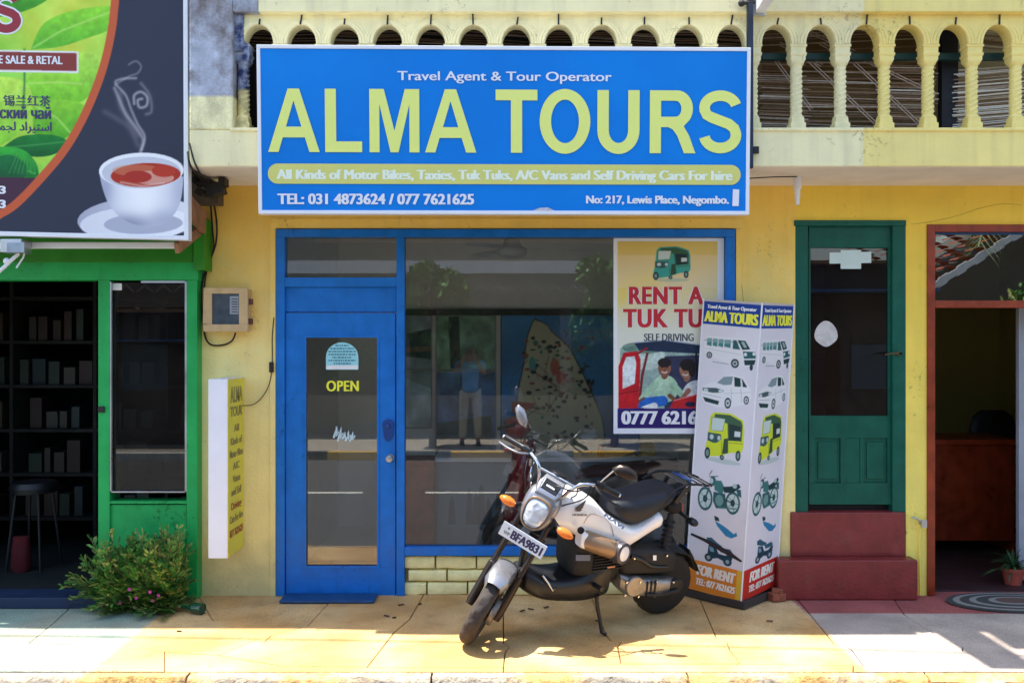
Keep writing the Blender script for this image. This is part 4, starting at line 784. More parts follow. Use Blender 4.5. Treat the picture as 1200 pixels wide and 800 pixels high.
for s_, a, b, c, d, m_ in (('ALMA', 4, 31, 6, 17, 0), ('TOUR', 4, 31, 20, 27, 0), ('All', 12, 23, 33, 38, 0), ('Kinds of', 5, 30, 42, 47, 0), ('Motor Bikes', 3, 32, 51, 56, 0), ('A/C', 10, 24, 60, 65, 0), ('Vans', 9, 26, 69, 74, 0), ('and Self', 6, 29, 78, 83, 0), ('Driving', 6, 29, 88, 93, 1), ('Cars For hire', 3, 32, 97, 102, 0), ('077 7621625', 3, 32, 107, 112, 1)):
    mb = MB(); letter(mb, lbp, s_, a, b, c, d, .0008, bold=.3, off=.01); mb.build('side_lettering', [mat('faded_grey_print', L(150, 140, 84), .6), mat('faded_red_print', L(170, 90, 60), .6)][m_], lb)
# little lamp holder under the balcony, tap
lh = thing('lamp_holder', (X(934, -.35), -.35, ZC-.2), 'small white bulb holder hanging under the balcony right of the blue sign', 'lamp holder')
mb = MB(); c = P(934.5, 240, -.35); mb.lathe([(0, 0), (.014, 0), (.014, .04), (.018, .045), (.018, .10), (.026, .105), (.026, ZC-c.z-.001)], c, (0, 0, 1), 16); mb.build('holder', M_WHITE, lh, smooth=40)
MB().tube([P(878, 209, -.5), P(905, 207.5, -.5), P(934, 207, -.4)], .004).build('flex', M_CABLE, lh)
tpp = thing('water_tap', (X(1079), -.05, Z(615)), 'small grey tap on a thin pipe on the yellow wall right of the red steps', 'tap')
mb = MB(); mb.tube([P(1068, 606, -.012), P(1074, 607, -.03), P(1079, 611, -.04)], .006); mb.build('pipe', M_ALU, tpp); MB().tube([P(1078, 618, -.012), P(1077.5, 650, -.012), P(1078, 697, -.012)], .006).build('pipe', M_WALL, tpp)
mb = MB(); mb.lathe([(.0, 0), (.016, .002), (.016, .02), (.01, .03), (0, .03)], P(1079, 612, -.012), (0, -1, 0)); mb.box(X(1076), X(1082), -.06, -.045, Z(616), Z(607)); mb.build('tap_head', M_ALU, tpp, smooth=40)
oc = MB(); oc.tube([(-6, -.72, 5.3), (0, -1.0, 5.2), (2.5, -1.25, 5.15), (7, -1.6, 5.4)], [.012]*4, 8, smooth=6); tag(oc.build('overhead_cable', M_CABLE), 'black overhead cable strung along the street above the shops', 'cable')
# ---------------------------------------------------------------- printed vehicles (flat art for the totem)
TL, TD, TE = (70, 130, 128), (24, 58, 62), (40, 92, 96)
def art_van(c, x0, y0, x1, y1):
    c.at(x0, y0, x1, y1)
    c.poly([(.06,.12),(.78,.10),(.86,.30),(.98,.42),(1,.72),(.93,.86),(.70,.90),(.12,.70),(.03,.60),(.02,.25)], (226, 226, 230))
    c.poly([(.02,.22),(.78,.20),(.80,.24),(.02,.27)], (160, 166, 176), .7)
    for a, b in ((.07,.16),(.18,.27),(.29,.38),(.40,.52)): c.poly([(a,.18),(b,.17),(b,.40),(a,.38)], (120, 160, 160)); c.poly([(a,.30),(b,.28),(b,.40),(a,.38)], TL)
    c.poly([(.56,.17),(.62,.17),(.70,.42),(.56,.42)], TE); c.poly([(.64,.16),(.78,.16),(.88,.38),(.74,.42)], TD); c.poly([(.70,.20),(.76,.19),(.82,.34),(.77,.36)], (150, 180, 180))
    c.poly([(.75,.46),(.97,.44),(.99,.62),(.78,.66)], TE); c.poly([(.78,.70),(.99,.66),(.97,.80),(.80,.84)], TD); c.ell(.80,.54,.03,.05,(220,225,225)); c.ell(.95,.50,.025,.05,(220,225,225))
    for wx, wy, r in ((.13,.66,.055),(.62,.82,.075)): c.ell(wx,wy,r,r*1.7,(40,60,64)); c.ell(wx,wy,r*.62,r*1.05,(170,180,184)); c.ell(wx,wy,r*.25,r*.42,TD)
    c.ell(.92,.88,.03,.09,TD); c.line([(.06,.48),(.72,.56)], .6, (150,156,164), .7); c.line([(.2,.84),(.5,.86)], 1.2, TE, .5); c.tf = None
def art_car(c, x0, y0, x1, y1):
    c.at(x0, y0, x1, y1)
    c.poly([(.02,.45),(.14,.34),(.30,.28),(.44,.10),(.60,.03),(.82,.08),(.96,.34),(.99,.56),(.95,.74),(.80,.82),(.56,.92),(.30,.95),(.08,.86),(.02,.70)], (228, 230, 234))
    c.poly([(.31,.30),(.44,.12),(.62,.08),(.60,.30),(.45,.34)], (130, 150, 158)); c.poly([(.64,.09),(.80,.12),(.90,.32),(.66,.34)], TD); c.poly([(.76,.11),(.79,.12),(.82,.33),(.78,.33)], (220, 222, 226))
    c.poly([(.03,.48),(.30,.44),(.46,.48),(.44,.54),(.24,.58),(.04,.56)], (70, 92, 98)); c.ell(.10,.53,.05,.045,(200,210,214)); c.ell(.40,.51,.05,.04,(200,210,214))
    c.poly([(.05,.72),(.38,.78),(.36,.88),(.10,.84)], TD); c.line([(.04,.64),(.42,.68)], .7, (150,156,162)); c.line([(.60,.40),(.62,.78)], .6, (160,166,172)); c.line([(.78,.38),(.82,.72)], .6, (160,166,172)); c.line([(.46,.56),(.97,.44)], .6, (170,176,182))
    for wx, wy, r in ((.55,.80,.065),(.90,.66,.05)): c.ell(wx,wy,r,r*2.2,(36,54,58)); c.ell(wx,wy,r*.66,r*1.5,(196,202,206)); c.ell(wx,wy,r*.25,r*.5,TD)
    c.tf = None
def art_tuk(c, x0, y0, x1, y1, Y=(206, 220, 50), Gc=TD):
    c.at(x0, y0, x1, y1); O = (90, 110, 30)
    c.ell(.5,.93,.44,.05,(150,180,170),.5)
    c.poly([(.14,.10),(.22,.02),(.64,.00),(.92,.10),(.96,.24),(.97,.62),(.92,.72),(.70,.74),(.44,.84),(.20,.88),(.06,.72),(.10,.56)], Y)
    c.poly([(.24,.05),(.60,.03),(.88,.12),(.92,.20),(.92,.50),(.60,.52),(.56,.20),(.24,.16)], (60, 96, 70)); c.poly([(.18,.12),(.50,.12),(.46,.36),(.17,.38)], (196, 214, 210)); c.line([(.18,.12),(.50,.12),(.46,.36),(.17,.38),(.18,.12)], .8, O)
    c.poly([(.60,.20),(.88,.22),(.88,.48),(.62,.52)], (34, 56, 56)); c.poly([(.74,.32),(.88,.32),(.88,.42),(.74,.43)], (205, 216, 216)); c.poly([(.50,.50),(.60,.48),(.62,.76),(.48,.80)], (52, 80, 60))
    c.poly([(.10,.42),(.42,.42),(.44,.52),(.30,.62),(.10,.58)], (60, 92, 92)); c.ell(.20,.50,.05,.05,(190,206,206)); c.ell(.38,.50,.04,.045,(190,206,206)); c.poly([(.20,.62),(.44,.58),(.46,.80),(.22,.82)], Y); c.line([(.45,.56),(.47,.80)], .8, O); c.line([(.62,.56),(.95,.54)], .8, O)
    for wx, wy, rx, ry in ((.12,.82,.07,.11),(.86,.78,.06,.10),(.48,.86,.05,.05)): c.ell(wx,wy,rx,ry,(30,50,52)); c.ell(wx,wy,rx*.55,ry*.6,(120,146,146))
    c.tf = None
def art_moto(c, x0, y0, x1, y1):
    c.at(x0, y0, x1, y1)
    for wx, wy, r in ((.18,.68,.17),(.80,.66,.16)):
        c.ell(wx,wy,r,r*1.5,TE); c.ell(wx,wy,r*.78,r*1.17,(190,208,206)); c.ell(wx,wy,r*.3,r*.45,TD)
        for k in range(5): a = k*1.256; c.line([(wx,wy),(wx+r*.8*math.cos(a),wy+r*1.2*math.sin(a))], .8, TE)
    c.line([(.18,.68),(.34,.20)], 2.2, TE); c.line([(.24,.16),(.30,.06)], 1.2, TD); c.line([(.24,.20),(.44,.16)], 1.2, TD); c.ell(.33,.28,.07,.10,TE); c.ell(.30,.28,.04,.06,(180,200,200))
    c.poly([(.36,.26),(.52,.24),(.60,.38),(.56,.52),(.38,.46)], (60,118,116)); c.poly([(.56,.36),(.74,.32),(.90,.24),(.95,.30),(.80,.44),(.60,.48)], TD); c.poly([(.36,.50),(.62,.50),(.68,.78),(.44,.84),(.36,.70)], TE); c.ell(.50,.66,.09,.12,(110,150,146)); c.line([(.48,.82),(.92,.76)], 2.2, (90,130,128)); c.line([(.60,.62),(.80,.66)], 2, TD); c.poly([(.84,.34),(.96,.36),(.98,.52),(.90,.48)], TE); c.ell(.82,.30,.05,.05,(170,195,190))
    c.tf = None
def art_scoot(c, x0, y0, x1, y1):
    c.at(x0, y0, x1, y1); S1, S2 = (44, 92, 112), (28, 62, 80)
    c.poly([(.10,.04),(.26,.00),(.46,.16),(.62,.26),(.60,.36),(.34,.30),(.12,.20)], S1); c.poly([(.18,.28),(.42,.34),(.52,.58),(.74,.60),(.92,.44),(.99,.52),(.94,.80),(.72,.84),(.50,.76),(.30,.84),(.16,.66)], S2)
    c.poly([(.52,.34),(.88,.30),(.98,.44),(.80,.50),(.58,.50)], S1); c.ell(.20,.82,.13,.16,(40,60,70)); c.ell(.20,.82,.06,.08,(150,170,180)); c.ell(.82,.82,.14,.17,(36,70,84)); c.ell(.82,.82,.06,.08,(150,170,180)); c.poly([(.20,.36),(.34,.40),(.38,.56),(.24,.56)], (120,160,176)); c.tf = None
# totem --------------------------------------------------------------------------
C3, L3, R3 = (1.541, -.335, .045), (1.225, -.035, .065), (1.868, -.035, .085)
Ct, Lt, Rt = (1.678, -.36, 2.058), (1.352, -.045, 2.10), (1.988, -.045, 2.062)
tt = thing('advertising_totem', (1.55, -.17, 0), 'leaning white three sided advertising totem with vehicle pictures and FOR RENT lettering', 'advertising stand')
mb = MB(); V = [C3, R3, L3, Ct, Rt, Lt]; mb.add(V, [(0, 2, 1), (3, 4, 5), (0, 1, 4, 3), (1, 2, 5, 4), (2, 0, 3, 5)]); mb.build('core', mat('totem_vinyl', L(222, 220, 232), .4, var=.03), tt)
pl_ = Panel(L3, C3, Lt, Ct, 100, 500); pr_ = Panel(C3, R3, Ct, Rt, 100, 500)
def face(pan, foot, name):
    c = Canvas(100, 500, (222, 219, 228), 1.25)
    c.a *= (.97+.05*fbm(c.xx, c.yy, .03, 4))[..., None]
    c.poly([(0,0),(100,0),(100,4),(0,4)], (190,186,184)); c.poly([(0,4),(100,4),(100,43),(0,43)], (14, 62, 150))
    art_van(c, 5, 56, 97, 116); art_car(c, 6, 122, 94, 186); art_tuk(c, 16, 190, 88, 278); art_moto(c, 12, 286, 90, 366)
    c.poly([(46,374),(66,382),(80,390),(84,386),(86,392),(76,398),(66,396),(50,382)], (44,128,176)); c.poly([(44,366),(52,368),(54,374),(46,374)], TD); art_scoot(c, 28, 404, 82, 446)
    c.poly([(0,448),(100,448),(100,500),(0,500)], foot); c.poly([(90,448),(100,448),(100,500),(90,500)] if name else [(0,448),(6,448),(6,500),(0,500)], (222, 176, 60) if name else (200,70,30))
    c.mesh('printed_face', pan, tt, .002)
    mb = MB(); letter(mb, pan, 'Travel Agent & Tour Operator', 8, 92, 9, 15, .003, bold=.5, off=.01, slant=.12); mb.build('small_lettering', M_WHITE, tt)
    mb = MB(); letter(mb, pan, 'ALMA TOURS', 5, 95, 20, 38, .003, bold=1.3, off=.004); mb.build('title_lettering', M_YEL, tt)
    mb = MB(); letter(mb, pan, 'FOR RENT', 20, 86, 455, 472, .003, bold=1.3, off=.014, slant=.18); letter(mb, pan, 'TEL: 077 7621625', 18, 88, 478, 489, .003, bold=.7, off=.012, slant=.22); mb.build('rent_lettering', mat('cream_print', L(240, 232, 224), .5), tt)
face(pl_, (222, 132, 44), 1); face(pr_, (196, 46, 34), 0)
for a, b in ((C3, Ct), (L3, Lt), (R3, Rt)): MB().tube([Vector(a)+Vector((0, -.003, 0)), Vector(b)+Vector((0, -.003, 0))], .006, 8).build('edge_strip', M_WHITE, tt, smooth=50)
mb = MB(); pts = [(1.20, -.005), (1.555, -.37), (1.90, -.005)]; mb.prism(pts, 'z', .004, .055); mb.build('totem_base', mat('dark_brown_base', L(58, 50, 48), .8), tt, bevel=.004)
mb = MB(); q = lambda a, b: tuple(pl_(a, b, .004)); mb.add([q(5, 404), q(40, 410), q(76, 420), q(98, 431), q(96, 434), q(60, 424), q(30, 414), q(4, 408)], [(0, 1, 6, 7), (1, 2, 5, 6), (2, 3, 4, 5)]); mb.build('tear', mat('torn_edge', L(50, 40, 44), .9), tt)
mb = MB(); mb.obox((1.84, -.14, .030), (.05, .012, 0), (-.01, .035, 0), (0, 0, .027)); mb.obox((1.845, -.135, .07), (.036, -.01, 0), (.008, .028, 0), (0, 0, .014)); o = mb.build('broken_brick', mat('raw_brick', L(150, 84, 62), .95, var=.3, scale=30, bump=.8), bevel=.006); tag(o, 'broken piece of red brick on the pavement between the totem and red steps', 'brick')

# ---------------------------------------------------------------- RENT A TUK TUK poster behind the glass
pp = thing('window_poster', (X(784, .05), .05, Z(508, .05)), 'RENT A TUK TUK poster with people in a red tuk tuk on the shop window', 'poster')
pw = Panel(P(719, 508, .016), P(848.5, 508, .016), P(719, 279, .016), P(848.5, 279, .016), 130, 229)
c = Canvas(130, 229, (236, 238, 240), 1.5); U, V_ = c.xx, c.yy
g = np.clip(V_/110, 0, 1)[..., None]; inside = c.cover([(5, 4), (122, 4), (122, 222), (5, 222)])
c.paint(inside, lambda x, y: (1-np.clip(y/110, 0, 1))[..., None]*np.array((226, 192, 92))+np.clip(y/110, 0, 1)[..., None]*np.array((226, 228, 214)))
c.soft([(8, 70), (20, 55), (45, 50)], 12, (240, 215, 90), .6); c.poly([(5, 20), (122, 20), (122, 58), (5, 58)], (232, 214, 196), .35)
art_tuk(c, 44, 10, 92, 52, Y=(64, 160, 150)); 
c.ell(60, 130, 120, 14, (60, 110, 140), .0)
cl_ = [(5, 222-12), (5, 140), (14, 128), (30, 130), (40, 140), (60, 136), (122, 134), (122, 222)]
c.poly([(8,128),(40,124),(122,130),(122,199),(8,199)], (150,176,170)); c.ell(40,140,22,14,(196,214,206),.8); c.ell(36,128,26,7,(60,100,86),.6)
c.poly([(60,138),(122,136),(122,199),(60,199)], (52,56,84)); c.poly([(24,122),(60,119),(122,128),(122,136),(60,133),(30,131)], (34,50,76)); c.line([(24,122),(60,119),(122,127)], 1.4, (190,200,214))
c.line([(97,134),(99,190)], 2.2, (30,30,40)); c.line([(40,134),(34,160),(30,196)], 3, (120,40,44))
def blob(pts, w, col): c.line(pts, w, col); [c.ell(p[0], p[1], w/2, w/2, col) for p in (pts[0], pts[-1])]
c.ell(61,176,15,16,(160,196,168)); c.ell(60,170,12,10,(176,208,180)); blob([(50,170),(40,180),(34,188)], 8, (160,196,168)); blob([(70,172),(80,182),(92,184)], 8, (150,188,160)); blob([(86,186),(74,190),(66,184)], 5, (120,76,58)); blob([(36,188),(30,192)], 5, (120,76,58)); blob([(58,190),(40,192),(30,200)], 12, (36,98,186)); blob([(48,196),(36,200)], 8, (224,228,230))
c.ell(60,160,4,5,(120,78,60)); c.ell(60,152,7.5,9.5,(140,92,70)); c.ell(60,145.5,8,5.5,(36,30,32)); c.ell(57,151,1,.8,(30,24,24)); c.ell(63,151,1,.8,(30,24,24)); c.line([(56.5,156),(60,157.6),(63.5,156)], 1.3, (236,230,226)); c.ell(60,153.4,1,1.6,(120,76,58))
c.ell(98,182,17,16,(206,212,218)); blob([(88,178),(80,188),(90,192)], 6, (150,104,84)); c.ell(86,163,4,5,(140,98,78)); c.ell(85,154,7.5,9.5,(156,110,88)); c.ell(87,148,9,7,(34,28,30)); c.ell(92,154,4,8,(34,28,30)); c.ell(82,154,1,.8,(30,24,24)); c.ell(87,154,1,.8,(30,24,24)); c.line([(81,159),(85,160.4),(88,159)], 1.2, (236,230,226))
c.poly([(66,199),(70,190),(100,182),(122,186),(122,199)], (186,34,44)); c.line([(70,190),(100,182),(122,186)], 1.2, (230,120,120)); c.ell(90,194,6,3,(30,36,70))
c.poly([(6,150),(12,134),(28,132),(32,142),(31,168),(29,199),(6,199)], (192,28,40)); c.poly([(11,150),(15,139),(25,138),(27,146),(25,170),(11,176)], (222,230,232)); c.line([(6,182),(30,178)], 1, (120,16,26)); c.line([(27,136),(40,128)], 2.4, (150,30,40))
ph = c.cover([(8,126),(122,130),(122,199),(8,199)]); c.a = c.a*(1-ph[...,None]*.0)*(1+ph[...,None]*(.28*(fbm(c.xx, c.yy, .12, 31)[...,None]-.5)+.25*(fbm(c.xx, c.yy, .5, 32)[...,None]-.5))); c.poly([(5,199),(122,199),(122,222),(5,222)], (44, 28, 104)); c.poly([(5,205),(34,198),(60,205)], (44,28,104)); c.poly([(0,0),(5,0),(5,229),(0,229)], (236,238,240)); c.poly([(122,0),(130,0),(130,229),(122,229)], (226,232,240)); c.poly([(0,222),(130,222),(130,229),(0,229)], (226,230,240))
c.mesh('printed_poster', pw, pp, 0)
mb = MB(); mb.add([pw(0,0,-.0015), pw(130,0,-.0015), pw(130,229,-.0015), pw(0,229,-.0015), pw(0,0,-.003), pw(130,0,-.003), pw(130,229,-.003), pw(0,229,-.003)], [(0,3,2,1),(4,5,6,7),(0,1,5,4),(1,2,6,5),(2,3,7,6),(3,0,4,7)]); mb.build('poster_paper', M_WHITE, pp)
for m_, bd, dd, ox in ((M_WHITE, 1.9, .0008, 0), (mat('signal_red_print', L(196, 28, 44), .5), .9, .0018, 0)):
    mb = MB(); letter(mb, pw, 'RENT A', 19, 105, 57, 77, dd, bold=bd*1.1, off=.012, sp=1.12); letter(mb, pw, 'TUK TUK', 12, 123, 83, 104, dd, bold=bd, off=.016, sp=1.12); mb.build('red_lettering', m_, pp)
mb = MB(); letter(mb, pw, 'SELF DRIVING', 36, 94, 112, 120.5, .0008, bold=.3); mb.build('grey_lettering', mat('slate_print', L(60, 66, 84), .6), pp)
mb = MB(); letter(mb, pw, '0777 621625', 10, 118, 202.5, 217.5, .0008, bold=1., off=.012); mb.build('number_lettering', M_WHITE, pp)

# ---------------------------------------------------------------- inside the blue shop
yb2 = 2.34
def framed(name, u0, v0, u1, v1, y, label, paintf, cat='poster', fr_=None):
    d = 6.5+y; t = thing(name, P((u0+u1)/2, v1, y), label, cat); pn = Panel(P(u0, v1, y), P(u1, v1, y), P(u0, v0, y), P(u1, v0, y), u1-u0, v1-v0)
    c = Canvas(u1-u0, v1-v0, (60, 70, 74), 1.); paintf(c); c.mesh('printed_picture', pn, t, .004)
    MB().box(X(u0-1.5, y), X(u1+1.5, y), y-.002, y+.006, Z(v1+1.5, y), Z(v0-1.5, y)).build('mount', fr_ or mat('pale_mount', L(130, 140, 136), .6), t); return t
def p_beach(c): c.a = c.a*2.2; c.a *= (.7+.6*fbm(c.xx, c.yy, .06, 2))[..., None]; c.poly([(0,20),(30,14),(30,50),(0,46)], (30,60,60)); c.poly([(0,36),(30,34),(30,40),(0,42)], (110,80,70)); c.poly([(0,60),(30,58),(30,66),(0,70)], (120,140,140), .6)
def p_jungle(c): c.a = np.array((110, 146, 124))*(.4+1.2*fbm(c.xx, c.yy, .07, 8))[..., None]; c.poly([(14,0),(26,0),(28,60),(16,60)], (20,26,40)); c.ell(40,46,16,10,(90,96,80),.5)
def p_night(c): c.a = np.array((84, 122, 168))*(.5+.9*fbm(c.xx, c.yy, .06, 12))[..., None]; c.poly([(0,60),(64,50),(64,90),(0,90)], (52,60,40), .6)
def p_sea(c): c.a = np.array((170, 200, 208))*(.6+.7*fbm(c.xx, c.yy, .05, 14))[..., None]; c.poly([(0,0),(30,0),(30,20),(0,8)], (120,134,130), .6)
framed('wall_poster', 476, 371, 505, 432, yb2-.02, 'small dark seaside picture at the top left inside the shop window', p_beach)
framed('wall_poster', 512, 371, 580, 432, yb2-.02, 'dark jungle picture hanging left of the big map inside the shop', p_jungle)
framed('wall_poster', 476, 436, 505, 500, yb2-.02, 'grey blue sea picture below the seaside picture inside the shop', p_sea)
framed('wall_poster', 512, 436, 580, 545, yb2-.02, 'tall dark blue night picture below the jungle picture inside the shop', p_night)
def p_map(c):
    c.a = np.array((56, 136, 200))*(.75+.5*fbm(c.xx, c.yy, .02, 21))[..., None]; c.soft([(60, 40), (110, 45)], 6, (70,120,150), .6); c.soft([(150, 20), (120, 150), (136, 220)], 10, (50,100,130), .5)
    isl = [(38,8),(52,14),(60,24),(78,40),(92,66),(104,92),(116,120),(120,150),(112,180),(90,200),(60,206),(36,192),(22,160),(16,124),(20,90),(26,60),(30,30)]
    cc = catmull([Vector((*p, 0)) for p in isl+isl[:1]], [0]*18, 5)[0]; c.poly([(p.x, p.y) for p in cc], (196, 194, 160)); c.line([(p.x, p.y) for p in cc], 1.5, (40,50,50))
    r = random.Random(5)
    for k in range(16):
        x, y = r.uniform(30, 100), r.uniform(50, 190); c.line([(x, y), (x+r.uniform(-26, 26), y+r.uniform(-18, 18)), (x+r.uniform(-30, 30), y+r.uniform(-30, 30))], .8, (90,50,46), .8)
    for k in range(190):
        x, y = r.uniform(26, 108), r.uniform(30, 198); c.ell(x, y, r.uniform(1, 3.6), r.uniform(.8, 2.6), r.choice([(30,34,40),(30,34,40),(50,70,60),(150,60,54),(60,120,110),(20,30,50)]), .9)
    c.ell(62,64,5,10,(196,96,84)); c.ell(68,76,4,8,(196,96,84)); c.ell(36,60,4,8,(90,170,160)); c.ell(78,80,7,3,(190,150,140)); c.poly([(12,104),(40,106),(38,112),(12,118)], (170,60,54), .8)
    for k in range(9): c.line([(72+k*8, 20), (77+k*8, 26), (74+k*8, 30)], 1.2, (130,64,60), .8)
framed('wall_poster', 756, 380, 840, 470, yb2-.03, 'dark blue poster hanging right of the large map inside the shop', p_night, 'poster')
framed('map_board', 588, 366, 748, 580, yb2-.03, 'large blue map board of an island dotted with little pictures inside the shop', p_map, 'map', mat('navy_mount', L(16, 40, 70), .6))
MB().box(X(474, 2.3), X(860, 2.3), 2.29, 2.33, Z(369.5, 2.3), Z(362, 2.3)).build('picture_rail', M_DARK, bld)
def p_sky(c):
    c.a *= 0; c.a += np.array((120, 140, 148)); r = random.Random(3)
    for x, h in ((16, 26), (36, 34), (44, 30), (50, 40), (58, 24), (70, 34)): c.poly([(x-4, 70), (x-3, 70-h), (x, 62-h), (x+3, 70-h), (x+5, 70)], (60, 76, 84), .8)
dk = thing('counter_desk', (X(555, 1.4), 1.6, .012), 'pale grey fronted counter printed with dark figures inside the shop behind the window', 'counter')
MB().box(X(509, 1.4), X(790, 1.4), 1.4, 1.95, Z(541, 1.4), Z(536, 1.4)).build('counter_top', M_WHITE, dk, bevel=.004)
MB().box(X(512, 1.43), X(786, 1.43), 1.43, 1.90, .013, Z(541, 1.4)).build('counter_body', mat('grey_laminate', L(110, 126, 134), .5), dk)
c = Canvas(84, 74, (120, 140, 148), 1.); p_sky(c); c.mesh('printed_panel', Panel(P(514, 618, 1.425), P(598, 618, 1.425), P(514, 544, 1.425), P(598, 544, 1.425), 84, 74), dk, .001)
cbn = thing('cabinet', (X(490, 1.2), 1.4, .012), 'reddish brown wooden cabinet at the left inside the shop window', 'cabinet')
MB().box(X(466, 1.2), X(508, 1.2), 1.2, 1.6, .013, Z(540, 1.2)).build('carcass', M_BROWN, cbn, bevel=.004); MB().box(X(470, 1.2), X(505, 1.2), 1.19, 1.2-.001, .08, Z(546, 1.2)).build('cabinet_door', M_BROWN, cbn, bevel=.003)
zc_ = Z(536, 1.4)+.0005
for nm, u0, u1, h_, col, lab, cat_ in (('paper_stack', 640, 672, .035, (200, 204, 206), 'white paper stack on the shop counter left of the white lamp', 'papers'), ('laptop', 712, 748, .02, (70, 74, 84), 'closed grey laptop on the shop counter right of the white lamp', 'laptop'), ('storage_box', 752, 768, .09, (214, 180, 60), 'small yellow box at the right end of the shop counter', 'box'), ('brochure_holder', 600, 622, .13, (120, 40, 40), 'dark red brochure holder on the shop counter behind the handlebar', 'brochures')):
    mb = MB(); mb.box(X(u0, 1.5), X(u1, 1.5), 1.5, 1.7, zc_, zc_+h_)
    if nm != 'laptop': mb.box(X(u0, 1.5)+.01, X(u1, 1.5)-.01, 1.51, 1.66, zc_+h_, zc_+h_*1.25)
    tag(mb.build(nm, mat(nm+'_mat', L(*col), .6), bevel=.004), lab, cat_)
tl_ = thing('desk_lamp', (X(690, 1.5), 1.5, Z(536, 1.5)), 'white oval shade on an A shaped stand on the counter inside the shop', 'lamp')
c0 = P(690, 514, 1.5); mb = MB(); mb.lathe([(0, .05), (.05, .045), (.08, .02), (.078, .012), (.05, -.02), (0, -.025)], c0, (0, 0, 1), 20); mb.build('shade', M_WHITE, tl_, smooth=50)
zt_ = Z(536, 1.4)+.001
for dx in (-.055, .055): MB().tube([(c0.x, 1.5, c0.z-.02), (c0.x+dx, 1.5, zt_)], .006).build('leg', M_ALU, tl_)
rf = MB(); rf.lathe([(.03, 0), (.035, .005), (.03, .08), (.015, .10), (0, .101)], (X(704, 1.5), 1.5, zt_), (0, 0, 1), 14); tag(rf.build('red_figure', M_RED, smooth=50), 'small red ornament on the counter beside the white lamp', 'ornament')
# ceiling fan
fy = 1.1; fn = thing('ceiling_fan', (X(600, fy), fy, 2.88), 'white ceiling fan seen through the top of the shop window', 'fan')
MF = mat('fan_enamel', L(205, 205, 200), .35); cx_ = X(600, fy); zf = Z(302, fy)
mb = MB(); mb.tube([(cx_, fy, zf+.12), (cx_, fy, 2.879)], .014); mb.build('down_rod', MF, fn, smooth=50)
mb = MB(); mb.lathe([(0, 0), (.07, .002), (.115, .02), (.125, .05), (.12, .075), (.08, .10), (.07, .13), (.05, .17), (.02, .2)], (cx_, fy, zf), (0, 0, 1), 28); mb.build('motor', MF, fn, smooth=50)
for a in (8, 128, 248+0):
    ar = math.radians(a-8+(4 if a == 8 else 0)); d = Vector((math.cos(ar), math.sin(ar), 0)); e = Vector((-d.y, d.x, .12)); c0 = Vector((cx_, fy, zf+.075))
    mb = MB(); mb.rings([[c0+d*r-e*w+Vector((0,0,-.02*r)), c0+d*r+e*w+Vector((0,0,-.02*r)), c0+d*r+e*w+Vector((0,0,.004-.02*r)), c0+d*r-e*w+Vector((0,0,.004-.02*r))] for r, w in ((.11, .02), (.2, .03), (.24, .055), (.6, .065), (.64, .05))]); mb.build('blade', MF, fn)
# scooter parked inside
sc2 = thing('scooter', (X(600, .6), .75, .012), 'dark scooter with a red front parked inside the shop behind the window', 'scooter')
MRS = mat('dark_red_gloss', L(140, 16, 34), .25, coat=.5); MTY = mat('tyre_rubber', L(38, 36, 36), .85, bump=.3)
def wheel(c_, ax_, r, w, parent, name='wheel', n=36, local=False, tread=True, rimc=None, rimr=.62):
    w0 = None; c_, a = Vector(c_), Vector(ax_).normalized(); tw = MB()
    prof = [(r*.66, -w*.42), (r*.76, -w*.5), (r*.90, -w*.46), (r*.97, -w*.30), (r, -w*.12), (r, w*.12), (r*.97, w*.30), (r*.90, w*.46), (r*.76, w*.5), (r*.66, w*.42)]
    tw.lathe(prof+prof[:1], c_, a, 48); ty = tw.build('tyre', MTY, parent, smooth=40)
    return ty
xs = X(600, .6)
for x in (xs-.02, xs+1.15):
    wheel((x, .72, .012+.22), (.25, 1, 0), .22, .09, sc2); mb = MB(); mb.lathe([(.02, -.05), (.14, -.03), (.15, 0), (.14, .03), (.02, .05)], (x, .72, .232), (.25, 1, 0), 24); mb.build('rim', M_ALU, sc2, smooth=40)
mb = MB(); mb.rings([[(x+w*math.cos(a), .72+t*math.sin(a), z) for a in (2*math.pi*k/16 for k in range(16))] for z, x, w, t in ((.40, xs+.02, .10, .10), (.55, xs+.04, .11, .15), (.75, xs+.07, .10, .19), (.95, xs+.10, .09, .17), (1.03, xs+.12, .06, .1))]); mb.build('front_apron', MRS, sc2, smooth=60)
mb = MB(); mb.ball((xs+.04, .70, 1.13), .105, 16, sc=(1.1, 1.2, .85)); mb.build('head_cowl', MRS, sc2, smooth=60)
mb = MB(); mb.tube([(xs-.30+.2, .42, 1.14), (xs+.02, .6, 1.16), (xs+.10, .85, 1.16), (xs+.02, 1.05, 1.14)], .016); mb.build('handlebar', M_BLACK, sc2, smooth=50)
mb = MB(); mb.rings([[(x, .72+w*math.cos(a), z+h*math.sin(a)) for a in (2*math.pi*k/14 for k in range(14))] for x, z, w, h in ((xs+.12, .33, .12, .06), (xs+.5, .30, .14, .06), (xs+.62, .48, .15, .16), (xs+.95, .60, .16, .18), (xs+1.35, .72, .10, .10))]); mb.build('body', M_BLACK, sc2, smooth=60)
mb = MB(); mb.rings([[(x, .72+w*math.cos(a), z+h*math.sin(a)) for a in (2*math.pi*k/14 for k in range(14))] for x, z, w, h in ((xs+.5, .74, .08, .03), (xs+.65, .78, .13, .05), (xs+1.0, .80, .14, .06), (xs+1.3, .84, .09, .04))]); mb.build('seat', mat('red_black_seat', L(70, 20, 24), .6), sc2, smooth=60)

